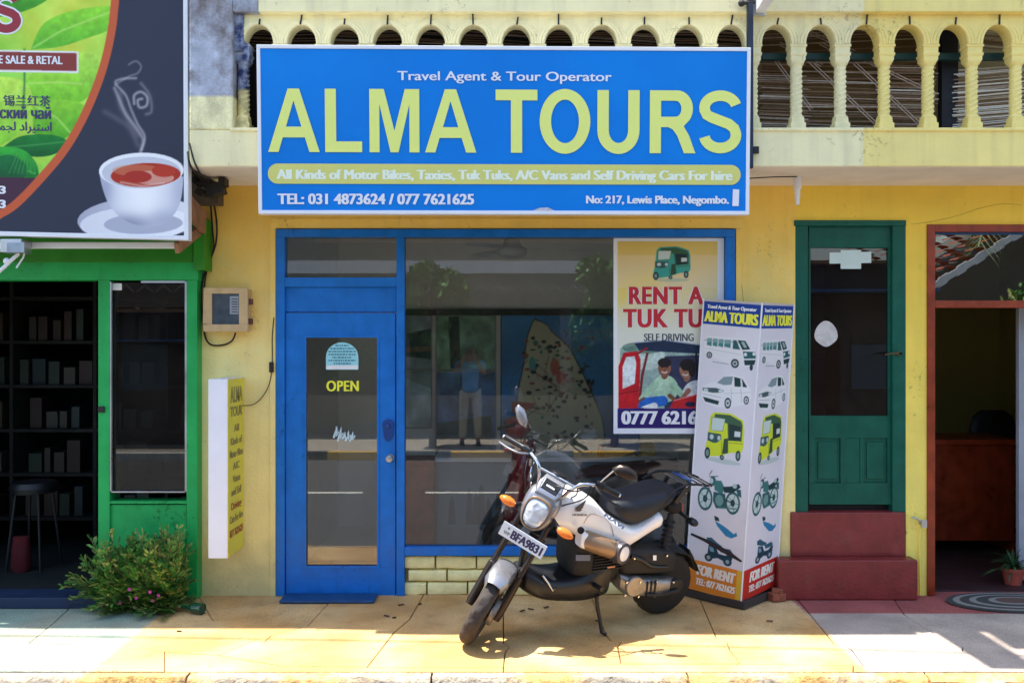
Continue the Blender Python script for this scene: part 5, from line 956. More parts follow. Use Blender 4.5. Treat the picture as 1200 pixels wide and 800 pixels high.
# ---------------------------------------------------------------- plants and small things on the pavement
def leafmat(name, c1, c2): return mat(name, c1, .5, var=.35, scale=30, col2=c2, c2scale=14, c2lo=.45, c2hi=.6)
ML1 = leafmat('fern_leaf', L(88, 146, 56), L(58, 112, 48)); ML2 = leafmat('yellow_green_leaf', L(160, 170, 84), L(120, 130, 70)); MST = mat('reddish_stem', L(120, 84, 60), .7); MFL = mat('magenta_petal', L(206, 60, 160), .5)
bu = thing('flowering_bush', (X(150, -.3), -.3, 0), 'feathery green bush with small pink flowers growing at the foot of the green shop', 'bush')
fo = MB(); stm = MB(); cx0 = X(166, -.28); rr = random.Random(11)
for k in range(380):
    a = rr.uniform(math.pi, 2*math.pi) if rr.random() < .8 else rr.uniform(0, math.pi); base = Vector((cx0+rr.uniform(-.20, .24), -.26+rr.uniform(-.08, .06), 0)); ln = rr.uniform(.32, .70); el = rr.uniform(.15, 1.45)
    d = Vector((math.cos(a)*math.cos(el)*.62, math.sin(a)*math.cos(el)*.55, math.sin(el)))
    if base.x+d.x*ln > X(236): d.x *= .3
    p0 = base; pts = []
    for t in range(6):
        f = t/5; p = base+d*ln*f+Vector((0, 0, -.10*f*f*ln*2)); p.z = max(p.z, .02); p.y = min(p.y, -.125); pts.append(p)
    stm.tube(pts, [.003-.0003*i for i in range(6)], 4)
    for t in range(18):
        f = .25+.75*t/17; i = min(int(f*5), 4); p = pts[i].lerp(pts[i+1], f*5-i); ax_ = (pts[i+1]-pts[i]).normalized() if (pts[i+1]-pts[i]).length > 1e-5 else d
        for sd_ in (-1, 1):
            sdv = ax_.cross(Vector((rr.uniform(-.4, .4), rr.uniform(-.4, .4), 1))).normalized()*sd_; L_ = rr.choice((.03, .04, .05, .085))*rr.uniform(.8, 1.2)*(1.1-.5*f); tip = p+(sdv*.8+ax_*.6+Vector((0, 0, rr.uniform(-.25, .35)))).normalized()*L_
            tip.y = min(tip.y, -.118); wv = ax_.cross(sdv).normalized()*.0; w2 = ax_*.012+Vector((0, 0, .002))
            m_ = (p+tip)/2; fo.add([p, m_+w2, tip, m_-w2], [(0, 1, 2, 3)], 1 if rr.random() < .3 else 0)
fo.build('foliage', [ML1, ML2], bu, kind='stuff'); stm.build('stems', MST, bu, kind='stuff')
f0 = None
for (u, v) in ((119, 709), (158, 711), (179, 703), (176, 693), (186, 697), (160, 700), (152, 690), (141, 706)):
    y = -.50+rr.uniform(-.03, .03)+(v-711)*-.004*-1; p = P(u, v, y); p.z = max(p.z, .02)
    if f0 is None:
        mb = MB()
        for k in range(6): a = k*math.pi/3; mb.add([(0, 0, 0), (.009*math.cos(a-.4), -.003, .009*math.sin(a-.4)), (.013*math.cos(a), -.006, .013*math.sin(a)), (.009*math.cos(a+.4), -.003, .009*math.sin(a+.4))], [(0, 1, 2, 3)])
        f0 = mb.build('flower', MFL, bu, origin=(0, 0, 0)); f0.location = p
    else: link_copy(f0, p)
bt = MB(); a, b = Vector((X(212, -.42), -.40, .035)), Vector((X(237, -.45), -.46, .038)); dd = (b-a); bt.lathe([(0, 0), (.012, .001), (.013, .03), (.014, .05), (.034, .09), (.036, .1), (.036, .17), (.034, dd.length), (.02, dd.length+.001), (0, dd.length-.01)], a, dd, 20)
gb = glassmat('bottle_green', tint=(.12, .4, .2), base=.06); o = bt.build('glass_bottle', mat('green_bottle_glass', L(20, 70, 46), .12, var=.3, spec=.8), smooth=50); tag(o, 'empty green bottle lying on the pavement beside the bush', 'bottle')
# doormat and pot
dm = thing('doormat', (X(1180, -.18), -.18, .004), 'oval grey patterned doormat in front of the brown doorway', 'mat')
cxm, cym = X(1188, -.19), -.20
for k, (r0, m_) in enumerate(((1., mat('mat_dark', L(66, 66, 64), 1., bump=.6, scale=60)), (.90, mat('mat_grey', L(140, 138, 132), 1., bump=.6, scale=60)), (.80, MATS['mat_dark']), (.66, MATS['mat_grey']), (.56, MATS['mat_dark']), (.38, MATS['mat_grey']), (.28, mat('mat_brown', L(96, 74, 66), 1., bump=.6)))):
    mb = MB(); mb.prism([(cxm+.46*r0*math.cos(t), cym+.24*r0*math.sin(t)) for t in (2*math.pi*i/40 for i in range(40))], 'z', .003, .012+.0016*k); mb.build('mat_ring', m_, dm)
pt = thing('potted_plant', (X(1187, .3), .3, .012), 'small leafy plant in a terracotta pot just inside the brown doorway', 'potted plant')
pc = Vector((X(1187, .25), .25, .013)); mb = MB(); mb.lathe([(0, 0), (.055, .001), (.075, .10), (.082, .10), (.084, .125), (.074, .125), (.07, .11), (0, .108)], pc, (0, 0, 1), 24); mb.build('pot', mat('terracotta', L(168, 76, 60), .8, var=.15), pt, smooth=40)
mb = MB()
for k in range(60):
    a = rr.uniform(0, 6.28); el = rr.uniform(.2, 1.4); ln = rr.uniform(.14, .30); d = Vector((math.cos(a)*math.cos(el), math.sin(a)*math.cos(el)*.8, math.sin(el))); s_ = d.cross(Vector((0, 0, 1))).normalized()*.010; p = pc+Vector((0, 0, .11)); R_ = []
    for t in range(6):
        f = t/5; q_ = p+d*ln*f+Vector((0, 0, -.12*f*f)); w = s_*math.sin(math.pi*min(max(f, .05), .97)); R_.append((q_-w, q_+w))
    mb.add([x for ab in R_ for x in ab], [(2*i, 2*i+1, 2*i+3, 2*i+2) for i in range(5)])
mb.build('leaves', leafmat('pot_leaf', L(44, 76, 44), L(60, 92, 50)), pt, kind='stuff')
pk_ = MB(); pk_.box(-.02, .02, -.012, .012, 0, .01); 
lv = MB()                                                      # dry twig and leaf litter on the pavement
for (u, v) in ((453, 722), (462, 724), (470, 709), (492, 708), (612, 716), (622, 714), (640, 712), (210, 740), (700, 728), (902, 728)):
    p = G(u, v); a = rr.uniform(-1, 1); l = rr.uniform(.008, .022); lv.obox((p.x, p.y, .006), (l*math.cos(a), l*math.sin(a), 0), (-.006*math.sin(a), .006*math.cos(a), 0), (0, 0, .003))
tag(lv.build('leaf_litter', mat('dry_leaf', L(90, 62, 44), .9, var=.3)), kind='stuff')
# ---------------------------------------------------------------- the white motorcycle
SCB = 1.035; RB = Vector((.962, -.405, .002)); FB = Vector((-.19, -.985, 0)); LEAN = math.radians(12.5); ST = math.radians(50)
HB = math.atan2(FB.y-RB.y, FB.x-RB.x); MBK = Matrix.Rotation(HB, 4, 'Z') @ Matrix.Rotation(-LEAN, 4, 'X')
bk = thing('motorcycle', RB, 'white and silver motorcycle leaning on its kickstand in front of the shop window', 'motorcycle')
bk.rotation_euler = MBK.to_euler(); bk.scale = (SCB,)*3; bk['_loc'] = 1
AX = Vector((-math.sin(math.radians(27.5)), 0, math.cos(math.radians(27.5)))); A0 = Vector((1.345, 0, 0))
STM = Matrix.Translation(A0) @ Matrix.Rotation(ST, 4, AX) @ Matrix.Translation(-A0)
def inv_px(u, v, yl):
    m3 = MBK.to_3x3().transposed(); d = m3 @ Vector(((u-600)/F, 1, -(v-400)/F)); o = m3 @ (Vector((0, -6.5, 1.8))-RB); t = (yl*SCB-o.y)/d.y; return (o+d*t)/SCB
M_WP = mat('white_motorcycle_paint', L(250, 245, 241), .18, var=.03, coat=.6); M_SLV = mat('silver_paint', L(150, 150, 156), .28, metal=.6, var=.05, coat=.3); M_CHR = mat('chrome', L(215, 215, 220), .12, metal=1., var=.02)
M_BLK = mat('matt_black_plastic', L(22, 22, 26), .4, var=.2, scale=20); M_SEAT = mat('black_seat_vinyl', L(24, 27, 36), .48, var=.1, bump=.15, bscale=200); M_BRZ = mat('bronze_grey_plastic', L(150, 122, 96), .35, metal=.4, var=.1); M_FRK = mat('dark_bronze_fork', L(62, 54, 50), .35, metal=.7, var=.1)
M_ENG = mat('cast_engine_alloy', L(150, 144, 138), .42, metal=.7, var=.2, scale=30); M_ORG = mat('orange_indicator_lens', L(244, 120, 30), .15, var=.15, scale=60, coat=.6); M_GRM = mat('grime_black', L(28, 26, 26), .7, var=.3, scale=30)
def ringyz(x, zb, zt, w, n=28, ex=3.2, yc=0.):
    zc, h = (zb+zt)/2, (zt-zb)/2; o = []
    for k in range(n):
        a = 2*math.pi*k/n; c, s = math.cos(a), math.sin(a); o.append(Vector((x, yc+w*math.copysign(abs(c)**(2/ex), c), zc+h*math.copysign(abs(s)**(2/ex), s))))
    return o
def loft(secs, mname, m, parent, ex=3.2, yc=0., T=None, sm=45, k=4, **kw):
    R = [ringyz(*s[:4], ex=ex, yc=(s[4] if len(s) > 4 else yc)) for s in secs]; mb = MB(); mb.T = T
    if k > 1:
        cols = list(zip(*R)); cols = [catmull(list(c), [0]*len(c), k)[0] for c in cols]; R = [list(r) for r in zip(*cols)]
    mb.rings(R); return mb.build(mname, m, parent, smooth=sm, **kw)
# wheels -------------------------------------------------------
def bwheel(r, w, x, T, rimr):
    mb = MB(); mb.T = T; h = MB(); c = Vector((x, 0, r))
    mb.lathe([(.02, -w*.55), (.05, -w*.5), (.055, -w*.2), (rimr*.5, -w*.12), (rimr*.5, w*.12), (.055, w*.2), (.05, w*.5), (.02, w*.55)], c, (0, 1, 0), 24)
    for k in range(5):
        a = 2*math.pi*k/5+.3; d = Vector((math.cos(a), 0, math.sin(a))); mb.bar(c+d*.04, c+d*(rimr-.005), w*.3, .035, up=(0, 1, 0))
    mb.lathe([(rimr-.012, -w*.36), (rimr+.01, -w*.40), (rimr+.012, -w*.34), (rimr-.02, -w*.2), (rimr-.02, w*.2), (rimr+.012, w*.34), (rimr+.01, w*.40), (rimr-.012, w*.36), (rimr-.012, -w*.36)], c, (0, 1, 0), 40)
    rim = mb.build('wheel', M_BLK, bk, smooth=35)
    n = 72; R = []; prof = [(rimr, -w*.36), (rimr+.02, -w*.47), (r*.86, -w*.5), (r*.94, -w*.42), (r*.985, -w*.26), (r*.998, -w*.1), (r*.998, w*.1), (r*.985, w*.26), (r*.94, w*.42), (r*.86, w*.5), (rimr+.02, w*.47), (rimr, w*.36)]
    mb = MB(); mb.T = T
    for k in range(n):
        a = 2*math.pi*k/n; ring = []
        for i, (q, y) in enumerate(prof):
            g = .009 if 3 <= i <= 8 and (k*2+abs(i-5.5)*1.6) % 8 < 2 else 0; ring.append((x+(q-g)*math.cos(a), y, r+(q-g)*math.sin(a)))
        R.append(ring)
    R.append(R[0]); mb.rings(R, caps=False); mb.build('tyre', mat('worn_tyre_rubber', L(62, 54, 50), .85, var=.15, scale=20), rim, smooth=30)
    return rim
RW, FW, XA = .214, .238, 1.262
bwheel(RW, .098, 0, None, .13); bwheel(FW, .088, XA, STM, .152)
# front assembly -----------------------------------------------
def S(): m = MB(); m.T = STM; return m
for s in (-1, 1):
    a = Vector((XA+.004, s*.088, FW)); m = S(); m.tube([a-AX*.035, a, a+AX*.24, a+AX*.245], [.022, .027, .026, .021], 16); m.tube([a+AX*.2, a+AX*.66], [.018, .018], 14); m.lathe([(0, 0), (.016, .001), (.018, .02), (0, .022)], a, (0, s, 0), 12); m.build('fork_leg', M_FRK, bk, smooth=40)
m = S(); top = Vector((XA+.004, 0, FW))+AX*.60; m.obox(top, (.03, 0, 0), (0, .115, 0), AX*.016); m.obox(top-AX*.14, (.035, 0, 0), (0, .115, 0), AX*.02); m.build('fork_yoke', M_BLK, bk, bevel=.006)
m = S(); R = []
for i in range(19):
    a = math.radians(66+100*i/18); rr_ = FW+.040+.018*(i/18); wd = .072 if i > 2 else .05+.011*i; R.append([(XA+(rr_-.020*(abs(t)**2.2))*math.cos(a), t*wd, FW+(rr_-.020*(abs(t)**2.2)-(.03 if abs(t) > .95 else 0))*math.sin(a)) for t in [j/6-1 for j in range(13)]]+[(XA+(rr_-.006-.020*(abs(t)**2.2))*math.cos(a), t*wd*.95, FW+(rr_-.006-.020*(abs(t)**2.2)-(.03 if abs(t) > .95 else 0))*math.sin(a)) for t in [1-j/6 for j in range(13)]])
m.rings(R); m.build('front_fender', M_SLV, bk, smooth=60)
for s in (-1, 1): m = S(); m.bar((XA-.07, s*.074, FW+.23), (XA-.10, s*.084, FW+.10), .012, .05); m.build('fender_stay', M_BLK, bk)
# brake drum and mud on the hub
m = S(); m.lathe([(.03, .045), (.085, .05), (.085, .075), (.03, .078), (0, .079)], (XA, 0, FW), (0, 1, 0), 24); m.build('brake_drum', M_ENG, bk, smooth=40)
# headlight
def lensmat():
    m = mat('faceted_headlight_lens', L(222, 226, 236), .16, metal=.45, var=.12, scale=40, coat=.6); n = m.node_tree; v = n.nodes.new('ShaderNodeTexVoronoi'); v.inputs['Scale'].default_value = 26; g = n.nodes.new('ShaderNodeNewGeometry'); n.links.new(g.outputs['Position'], v.inputs['Vector'])
    b = n.nodes.new('ShaderNodeBump'); b.inputs['Strength'].default_value = .5; b.inputs['Distance'].default_value = .012; n.links.new(v.outputs['Distance'], b.inputs['Height']); n.links.new(b.outputs[0], n.nodes['Principled BSDF'].inputs['Normal']); return m
hz, hx = .865, 1.135
def hring(x, w, h, zc, n=32, ex=2.7, flare=0): 
    o = []
    for k in range(n):
        a = 2*math.pi*k/n; c, s = math.cos(a), math.sin(a); w_ = w*.90; h_ = h*.92; ww = w_*(1+.14*s); o.append((x-.32*h_*s, ww*math.copysign(abs(c)**(2/ex), c), zc+h_*math.copysign(abs(s)**(2/ex), s)))
    return o
m = S(); m.rings([hring(.95, .055, .07, hz+.02), hring(1.0, .10, .11, hz+.02), hring(1.06, .116, .125, hz+.012), hring(1.10, .108, .118, hz+.004), hring(hx-.012, .088, .100, hz)]); hcase = m.build('headlight_case', M_SLV, bk, smooth=60)
m = S(); m.rings([hring(hx-.012, .085, .098, hz), hring(hx+.002, .084, .097, hz), hring(hx+.004, .077, .089, hz), hring(hx-.006, .075, .087, hz)], caps=False); m.build('headlight_bezel', M_BRZ, bk, smooth=30)
m = S(); m.rings([hring(hx-.01, .076, .088, hz), hring(hx+.004, .066, .078, hz), hring(hx+.012, .04, .05, hz), hring(hx+.014, .008, .01, hz)]); m.build('headlight_lens', lensmat(), bk, smooth=60)
m = S()
m.rings([hring(hx-.012, .070, .082, hz), hring(hx-.03, .05, .06, hz), hring(hx-.06, .02, .025, hz), hring(hx-.062, .004, .006, hz)], caps=False); m.build('reflector', mat('reflector_silver', L(244, 244, 250), .35, metal=.25, var=.05), bk, smooth=15)
m = S(); m.ball((hx-.035, 0, hz), .018, 10); m.build('bulb', mat('bulb_glass', L(190, 200, 225), .1), bk, smooth=60)
m = S(); m.rings([[(x, y, z) for y, z in ((-w, z0), (-w*.9, z1), (w*.9, z1), (w, z0))] for x, w, z0, z1 in ((1.09, .066, .955, .975), (1.04, .082, .965, 1.01), (.97, .07, .975, 1.035), (.93, .05, .975, 1.03))]); m.build('headlight_cowl', M_SLV, bk, smooth=60, bevel=.008)
m = S(); m.obox((1.035, .0, 1.008), (.030, 0, -.020), (0, .052, 0), (.004, 0, .006)); m.build('cowl_inset', M_BLK, bk, bevel=.005)
m = S(); m.obox((1.045, .0, 1.012), (.004, 0, -.0026), (0, .026, 0), (.001, 0, .0015)); m.build('cowl_strip', M_WHITE, bk)
m = S(); m.lathe([(0, 0), (.048, .002), (.052, .03), (.045, .045), (0, .046)], (.93, 0, 1.0), (-.35, 0, .94), 24); m.build('speedometer', M_BLK, bk, smooth=50)
# number plate
m = S(); px = 1.20; m.box(px, px+.003, -.128, .150, .672, .768); m.build('number_plate', mat('plate_white', L(214, 224, 240), .4, var=.04), bk, bevel=.001)
plp = Panel(Vector((px+.0032, -.128, .672)), Vector((px+.0032, .150, .672)), Vector((px+.0032, -.128, .768)), Vector((px+.0032, .150, .768)), 278, 96)
m = S(); letter(m, plp, 'BFA9831', 70, 262, 22, 78, .0008, bold=2.6, off=.014); m.build('plate_lettering', mat('plate_blue_black', L(34, 40, 92), .5), bk)
m = S(); letter(m, plp, 'WP', 22, 60, 52, 74, .0008, bold=1.); shape(m, plp, arcpts(42, 28, 8, 9, 0, 340, 12), .0006); m.build('plate_small_lettering', mat('plate_grey', L(120, 140, 130), .5), bk)
m = S(); m.bar((px-.002, 0, .75), (1.10, 0, .80), .05, .02); m.build('plate_bracket', M_BLK, bk)
# indicators
for s in (-1, 1):
    c = Vector((1.13, s*.185+.012, .845+(.0 if s < 0 else .01))); m = S(); m.tube([(1.06, s*.07, c.z+.01), (c.x-.005, c.y-s*.04, c.z)], [.010, .012], 10); m.build('indicator_stalk', M_BLK, bk, smooth=50)
    m = S(); m.rings([[(c.x+.026*q*math.cos(t), c.y+s*o_, c.z+.026*q*math.sin(t)) for t in (2*math.pi*k/14 for k in range(14))] for o_, q in ((-.05, .45), (-.03, .9), (0, 1.05), (.025, .85), (.045, .45), (.05, .1))]); m.build('indicator_lens', M_ORG, bk, smooth=60)
# handlebar
bar = [(.865, -.375, 1.035), (.90, -.24, 1.060), (.955, -.14, 1.055), (.975, -.095, 1.00), (.965, -.06, .91), (.965, .06, .91), (.975, .095, 1.00), (.955, .14, 1.075), (.90, .24, 1.095), (.868, .33, 1.082)]
m = S(); m.tube(bar, [.011]*10, 12, smooth=6); m.build('handlebar', M_CHR, bk, smooth=60)
m = S(); m.tube([(.963, -.118, 1.035), (.963, .118, 1.045)], .008, 10); m.build('crossbar', M_CHR, bk, smooth=60)
m = S(); m.tube([(.955, -.05, .90), (.965, -.05, .86)], .02, 10); m.tube([(.955, .05, .90), (.965, .05, .86)], .02, 10); m.build('riser', M_CHR, bk, smooth=50)
for s, dz in ((-1, 0), (1, .04)):
    a, b = Vector((.893, s*.25, 1.056+dz)), Vector((.862, s*(.385 if s < 0 else .345), 1.034+dz*1.3)); m = S(); m.tube([a, a.lerp(b, .05), a.lerp(b, .9), b], [.019, .016, .017, .019], 14); m.build('grip', M_BLK, bk, smooth=50)
    m = S(); m.tube([b, b+(b-a).normalized()*.012], .010, 10); m.build('bar_end', M_CHR, bk)
    m = S(); m.rings([[(p.x+.022*math.cos(t)+.0, p.y, p.z+.025*math.sin(t)) for t in (2*math.pi*k/10 for k in range(10))] for p in (Vector((.907, s*.205, 1.062+dz)), Vector((.895, s*.258, 1.058+dz)))]); m.build('switch_gear', M_BLK, bk, smooth=40)
    m = S(); m.tube([(.925, s*.21, 1.055+dz), (.955, s*.26, 1.045+dz), (.945, s*.33, 1.03+dz), (.925, s*.395, 1.022+dz)], [.007, .0065, .006, .007], 8, smooth=4); m.build('brake_lever', M_SLV if s < 0 else M_BLK, bk, smooth=60)
    ms = Vector((.905, s*.225, 1.075+dz)); me_ = Vector((.90, s*(.30 if s < 0 else .26), (1.165 if s < 0 else 1.235))); m = S(); m.tube([ms, ms+Vector((0, s*.005, .03)), me_], [.006, .005, .005], 8); m.build('mirror_stem', M_BLK if s < 0 else M_CHR, bk, smooth=60)
    c = Vector((.90, s*(.345 if s < 0 else .315), 1.225 if s < 0 else 1.25)); u = Vector((-.15, s*.8 if s < 0 else .95, .75 if s < 0 else .10)).normalized(); n_ = Vector((1, .12*s, .05)).normalized(); w_ = n_.cross(u).normalized(); u = w_.cross(n_)
    hexp = [(-1, -.15), (-.55, .8), (.1, 1.), (.85, .55), (1.02, -.2), (.5, -.9), (-.5, -.85)]
    if s < 0: sx, sy = .070, .034
    else: sx, sy = .074, .040
    m = S(); m.rings([[c+u*p[0]*sx*q+w_*p[1]*sy*q+n_*d_ for p in hexp] for q, d_ in ((.92, -.014), (1, -.010), (1, .0), (.72, .018), (.3, .024))]); m.build('mirror', M_FRK if s > 0 else M_SLV, bk, smooth=50, bevel=.003)
    m = S(); m.rings([[c+u*p[0]*sx*q+w_*p[1]*sy*q+n_*d_ for p in hexp] for q, d_ in ((.88, -.0175), (.88, -.0145))]); m.build('mirror_glass', M_CHR, bk)
m = S()
for pts in ([(.91, -.21, 1.05), (1.0, -.17, .98), (1.02, -.10, .86), (.98, -.05, .80)], [(.91, .21, 1.09), (1.0, .19, 1.03), (1.02, .12, .95), (.97, .06, .85)], [(.92, .20, 1.09), (1.03, .13, 1.06), (1.04, .02, 1.03), (.98, -.04, .9)], [(.92, -.19, 1.05), (1.0, -.13, 1.0), (1.05, -.11, .92), (1.0, -.09, .86)], [(.95, .12, 1.06), (.93, .14, .99), (.90, .12, .93)]): m.tube(pts, [.0045]*len(pts), 8, smooth=6)
m.build('control_cable', M_BLK, bk, smooth=60)
m = S(); m.tube([(.94, -.16, 1.035), (.985, -.145, .99), (1.0, -.11, .93), (.99, -.09, .86)], [.005]*4, 8, smooth=6); m.build('brake_hose', M_CHR, bk, smooth=60)
# body -----------------------------------------------------------
loft([(.938,.752,.785,.085),(.915,.735,.825,.115),(.88,.71,.850,.130),(.835,.684,.880,.138),(.78,.655,.898,.142),(.71,.618,.888,.138),(.64,.588,.855,.134),(.595,.572,.815,.134),(.53,.552,.752,.136),(.46,.528,.712,.138),(.405,.512,.686,.14),(.345,.550,.664,.14),(.28,.585,.690,.14),(.21,.618,.734,.14),(.165,.638,.738,.138),(.145,.66,.715,.125)], 'body_panel', M_WP, bk, ex=3.6)
loft([(.515,.755,.800,.045),(.50,.74,.818,.070),(.475,.722,.828,.10),(.42,.690,.838,.128),(.34,.664,.848,.138),(.27,.684,.858,.143),(.21,.712,.868,.142),(.165,.752,.876,.138),(.12,.792,.882,.126),(.085,.815,.882,.112),(.06,.832,.878,.09),(.045,.845,.868,.05)], 'seat', M_SEAT, bk, ex=3.0)
# storage pod on the left flank
tb = [(.715, .135, .640), (.69, .158, .630), (.60, .168, .594), (.53, .170, .566)]
m = MB(); m.tube(tb, [.050, .056, .058, .056], 24); m.build('storage_tube', M_BRZ, bk, smooth=50)
m = MB(); rcp = Vector((.478, .190, .548)); rdn = Vector((-.30, .94, .05)).normalized(); m.lathe([(.050, -.05), (.064, -.045), (.068, .0), (.064, .030), (.047, .036), (.045, .026)], rcp, rdn, 28); m.build('tube_end_ring', mat('grey_plastic', L(70, 66, 72), .35), bk, smooth=50)
m = MB(); m.lathe([(.046, .022), (.045, .032), (.03, .036), (0, .037)], rcp, rdn, 24); m.build('tube_end_cap', M_WP, bk, smooth=50)
m = MB(); m.rings([ringyz(x, z-h, z+h, w, yc=.145, ex=4) for x, z, h, w in ((.69, .625, .052, .040), (.735, .640, .050, .040), (.752, .645, .044, .034))]); m.build('tube_housing', M_WP, bk, smooth=50)
m = MB(); c = inv_px(681, 621.5, .187); m.lathe([(.020, -.012), (.020, .001), (.017, .002), (.015, -.006), (0, -.008)], c, (.15, 1, 0), 20); m.build('lock', M_GRM, bk, smooth=40)
def sidepoly(pts, yl, w, name, m_, r=.0022):                   # thin bead following photo traced points on the left flank
    mb = MB(); mb.tube([inv_px(u, v, yl) for u, v in pts], [r]*len(pts), 6, smooth=4); return mb.build(name, m_, bk)
sidepoly([(684, 613), (689, 605), (695, 602), (707, 606), (715, 613), (718, 622), (719, 628)], .139, 0, 'panel_seam', mat('seam_grey', L(170, 150, 130), .5), .0018)  # seam drawn as a thin bead in one flat colour
# logo, decal
def side_panel(u0, v0, u1, v1, w, h, yl): return Panel(inv_px(u0, v1, yl), inv_px(u1, v1, yl), inv_px(u0, v0, yl), inv_px(u1, v0, yl), w, h)
wp = side_panel(670, 583.5, 689, 605, 160, 180, .148); m = MB()
for q in range(5):
    a = [(150-q*10, 4+q*26), (118-q*14, 30+q*22), (30-q*2+(6 if q == 0 else 0), 92+q*9), (60+q*6, 96+q*8), (120-q*10, 60+q*17)]; shape(m, wp, a, .0005+q*.0003)
letter(m, wp, 'HONDA', 8, 152, 152, 172, .0006, bold=2.); m.build('wing_emblem', mat('emblem_dark', L(70, 64, 66), .4), bk)
dpn = Panel(inv_px(706, 606, .148), inv_px(733, 625, .148), inv_px(708, 598, .148), inv_px(735, 617, .148), 100, 30); m = MB(); letter(m, dpn, 'NAVI', 4, 84, 5, 21, .0006, bold=1.6, off=.01, slant=.2); m.build('side_decal', mat('decal_blue', L(110, 140, 190), .4), bk)
m = MB(); dp2 = Panel(inv_px(748, 622, .148), inv_px(768, 609, .148), inv_px(748, 616, .148), inv_px(768, 603, .148), 100, 30); letter(m, dp2, 'HONDA', 16, 96, 10, 20, .0006); m.build('tail_decal', mat('decal_grey', L(150, 130, 140), .5), bk)
# frame, engine, underbody
m = MB(); m.tube([(.985, 0, .83), (1.01, .0, .62), (1.03, 0, .40)], [.030, .024, .022], 14); m.build('front_downtube', M_BLK, bk, smooth=50)
m = MB(); m.tube([(.975, 0, .94), (1.06, 0, .775)], [.032, .032], 16); m.build('steering_head', M_BLK, bk, smooth=50)
m = MB(); m.tube([(.99, 0, .80), (.90, 0, .76), (.80, 0, .72)], .04, 12); m.build('frame_spine', M_BLK, bk, smooth=50)
loft([(1.052,.335,.43,.055),(1.03,.31,.445,.10),(.97,.275,.425,.13),(.90,.25,.40,.14),(.78,.228,.385,.145),(.66,.212,.40,.145),(.56,.21,.46,.14),(.48,.22,.50,.125)], 'underbody', M_BLK, bk, ex=3.4)
loft([(.745,.40,.66,.10),(.72,.37,.67,.125),(.64,.34,.65,.13),(.54,.30,.60,.13),(.44,.30,.56,.12),(.36,.33,.57,.10)], 'engine_shroud', M_GRM, bk, ex=3.5)
loft([(.42,.40,.49,.04,.10),(.38,.37,.52,.06,.10),(.24,.36,.53,.068,.10),(.10,.35,.50,.066,.10),(.02,.34,.46,.05,.09)], 'air_filter_box', M_GRM, bk, ex=4.2)
m = MB(); m.tube([(.38, .168, .50), (.30, .172, .47), (.22, .172, .42), (.10, .170, .40)], [.012, .014, .014, .010], 10, smooth=4); m.build('breather_hose', M_BLK, bk, smooth=60)
m = MB()
for q in range(7): m.box(.40+.0, .62, .118, .142, .42+.018*q, .426+.018*q)
m.build('cooling_fin', M_GRM, bk, kind='stuff')
for bx, bz in ((.40, .345), (.40, .26), (.30, .238), (.18, .228), (.06, .238), (.05, .300), (.18, .318), (.30, .335), (.36, .49), (.12, .48)): MB().lathe([(0, .014), (.007, .013), (.008, 0)], (bx, .178 if bz < .4 else .168, bz), (0, 1, 0), 8).build('bolt', M_CHR, bk)
loft([(.42,.28,.38,.05,.10),(.37,.240,.365,.06,.115),(.28,.225,.345,.055,.13),(.14,.215,.325,.05,.135),(.05,.215,.31,.045,.135),(.0,.225,.295,.03,.13)], 'transmission_case', M_ENG, bk, ex=3.)
m = MB(); m.lathe([(0, .030), (.045, .028), (.05, .02), (.05, 0)], (.02, .16, .265), (0, 1, 0), 24); m.build('case_boss', M_BLK, bk, smooth=50)
m = MB(); m.lathe([(0, .020), (.06, .018), (.066, .01), (.066, 0)], (.33, .168, .305), (0, 1, 0), 28); m.build('case_cover', M_ENG, bk, smooth=50)
m = MB()
for q in (.18, .21, .24): m.box(q, q+.010, .178, .192, .24, .33)
m.build('case_rib', M_GRM, bk, bevel=.002)
m = MB(); m.tube([(.25, .195, .25), (.15, .20, .235), (.02, .20, .25)], [.011, .010, .012], 8); m.build('kick_lever', M_GRM, bk, smooth=50)
m = MB(); m.tube([(.10, .105, .40), (.08, .11, .62), (.075, .10, .72)], [.026, .026, .018], 12); 
m.build('shock_absorber', M_GRM, bk, smooth=50)
m = MB()
for k in range(9): z = .43+.03*k; m.lathe([(.028, -.006), (.036, 0), (.028, .006)], (.097-.002*k, .107, z), (0, 0, 1), 14)
m.build('shock_spring', M_BLK, bk, smooth=40)
m = MB(); m.tube([(.30, -.15, .25), (.1, -.17, .29), (-.12, -.175, .34)], [.03, .045, .05], 18); m.build('exhaust', M_BLK, bk, smooth=50)
m = MB(); R = []
for i in range(17):
    a = math.radians(20+175*i/16); rr_ = RW+.035; R.append([(rr_*math.cos(a), t*.075, RW+(rr_-.02*abs(t)**2)*math.sin(a)) for t in [j/4-1 for j in range(9)]]+[((rr_-.005)*math.cos(a), t*.073, RW+(rr_-.005-.02*abs(t)**2)*math.sin(a)) for t in [1-j/4 for j in range(9)]])
m.rings(R[1:14]); m.build('rear_hugger', M_GRM, bk, smooth=60)
m = MB(); m.rings([[Vector((x, y, z)) for y, z in ((-.06, z0), (.06, z0), (.06, z1), (-.06, z1))] for x, z0, z1 in ((-.15, .40, .44), (-.19, .33, .385), (-.215, .285, .325), (-.25, .274, .288))]); m.build('mudflap', M_GRM, bk, smooth=40, bevel=.006)
loft([(.17,.70,.77,.09),(.08,.755,.82,.085),(.0,.795,.85,.07),(-.07,.82,.86,.055),(-.10,.83,.855,.04)], 'tail_section', M_BLK, bk, ex=3)
loft([(.05,.70,.76,.04),(.0,.68,.77,.06),(-.04,.685,.76,.06)], 'tail_light_housing', M_GRM, bk, ex=3, k=2)
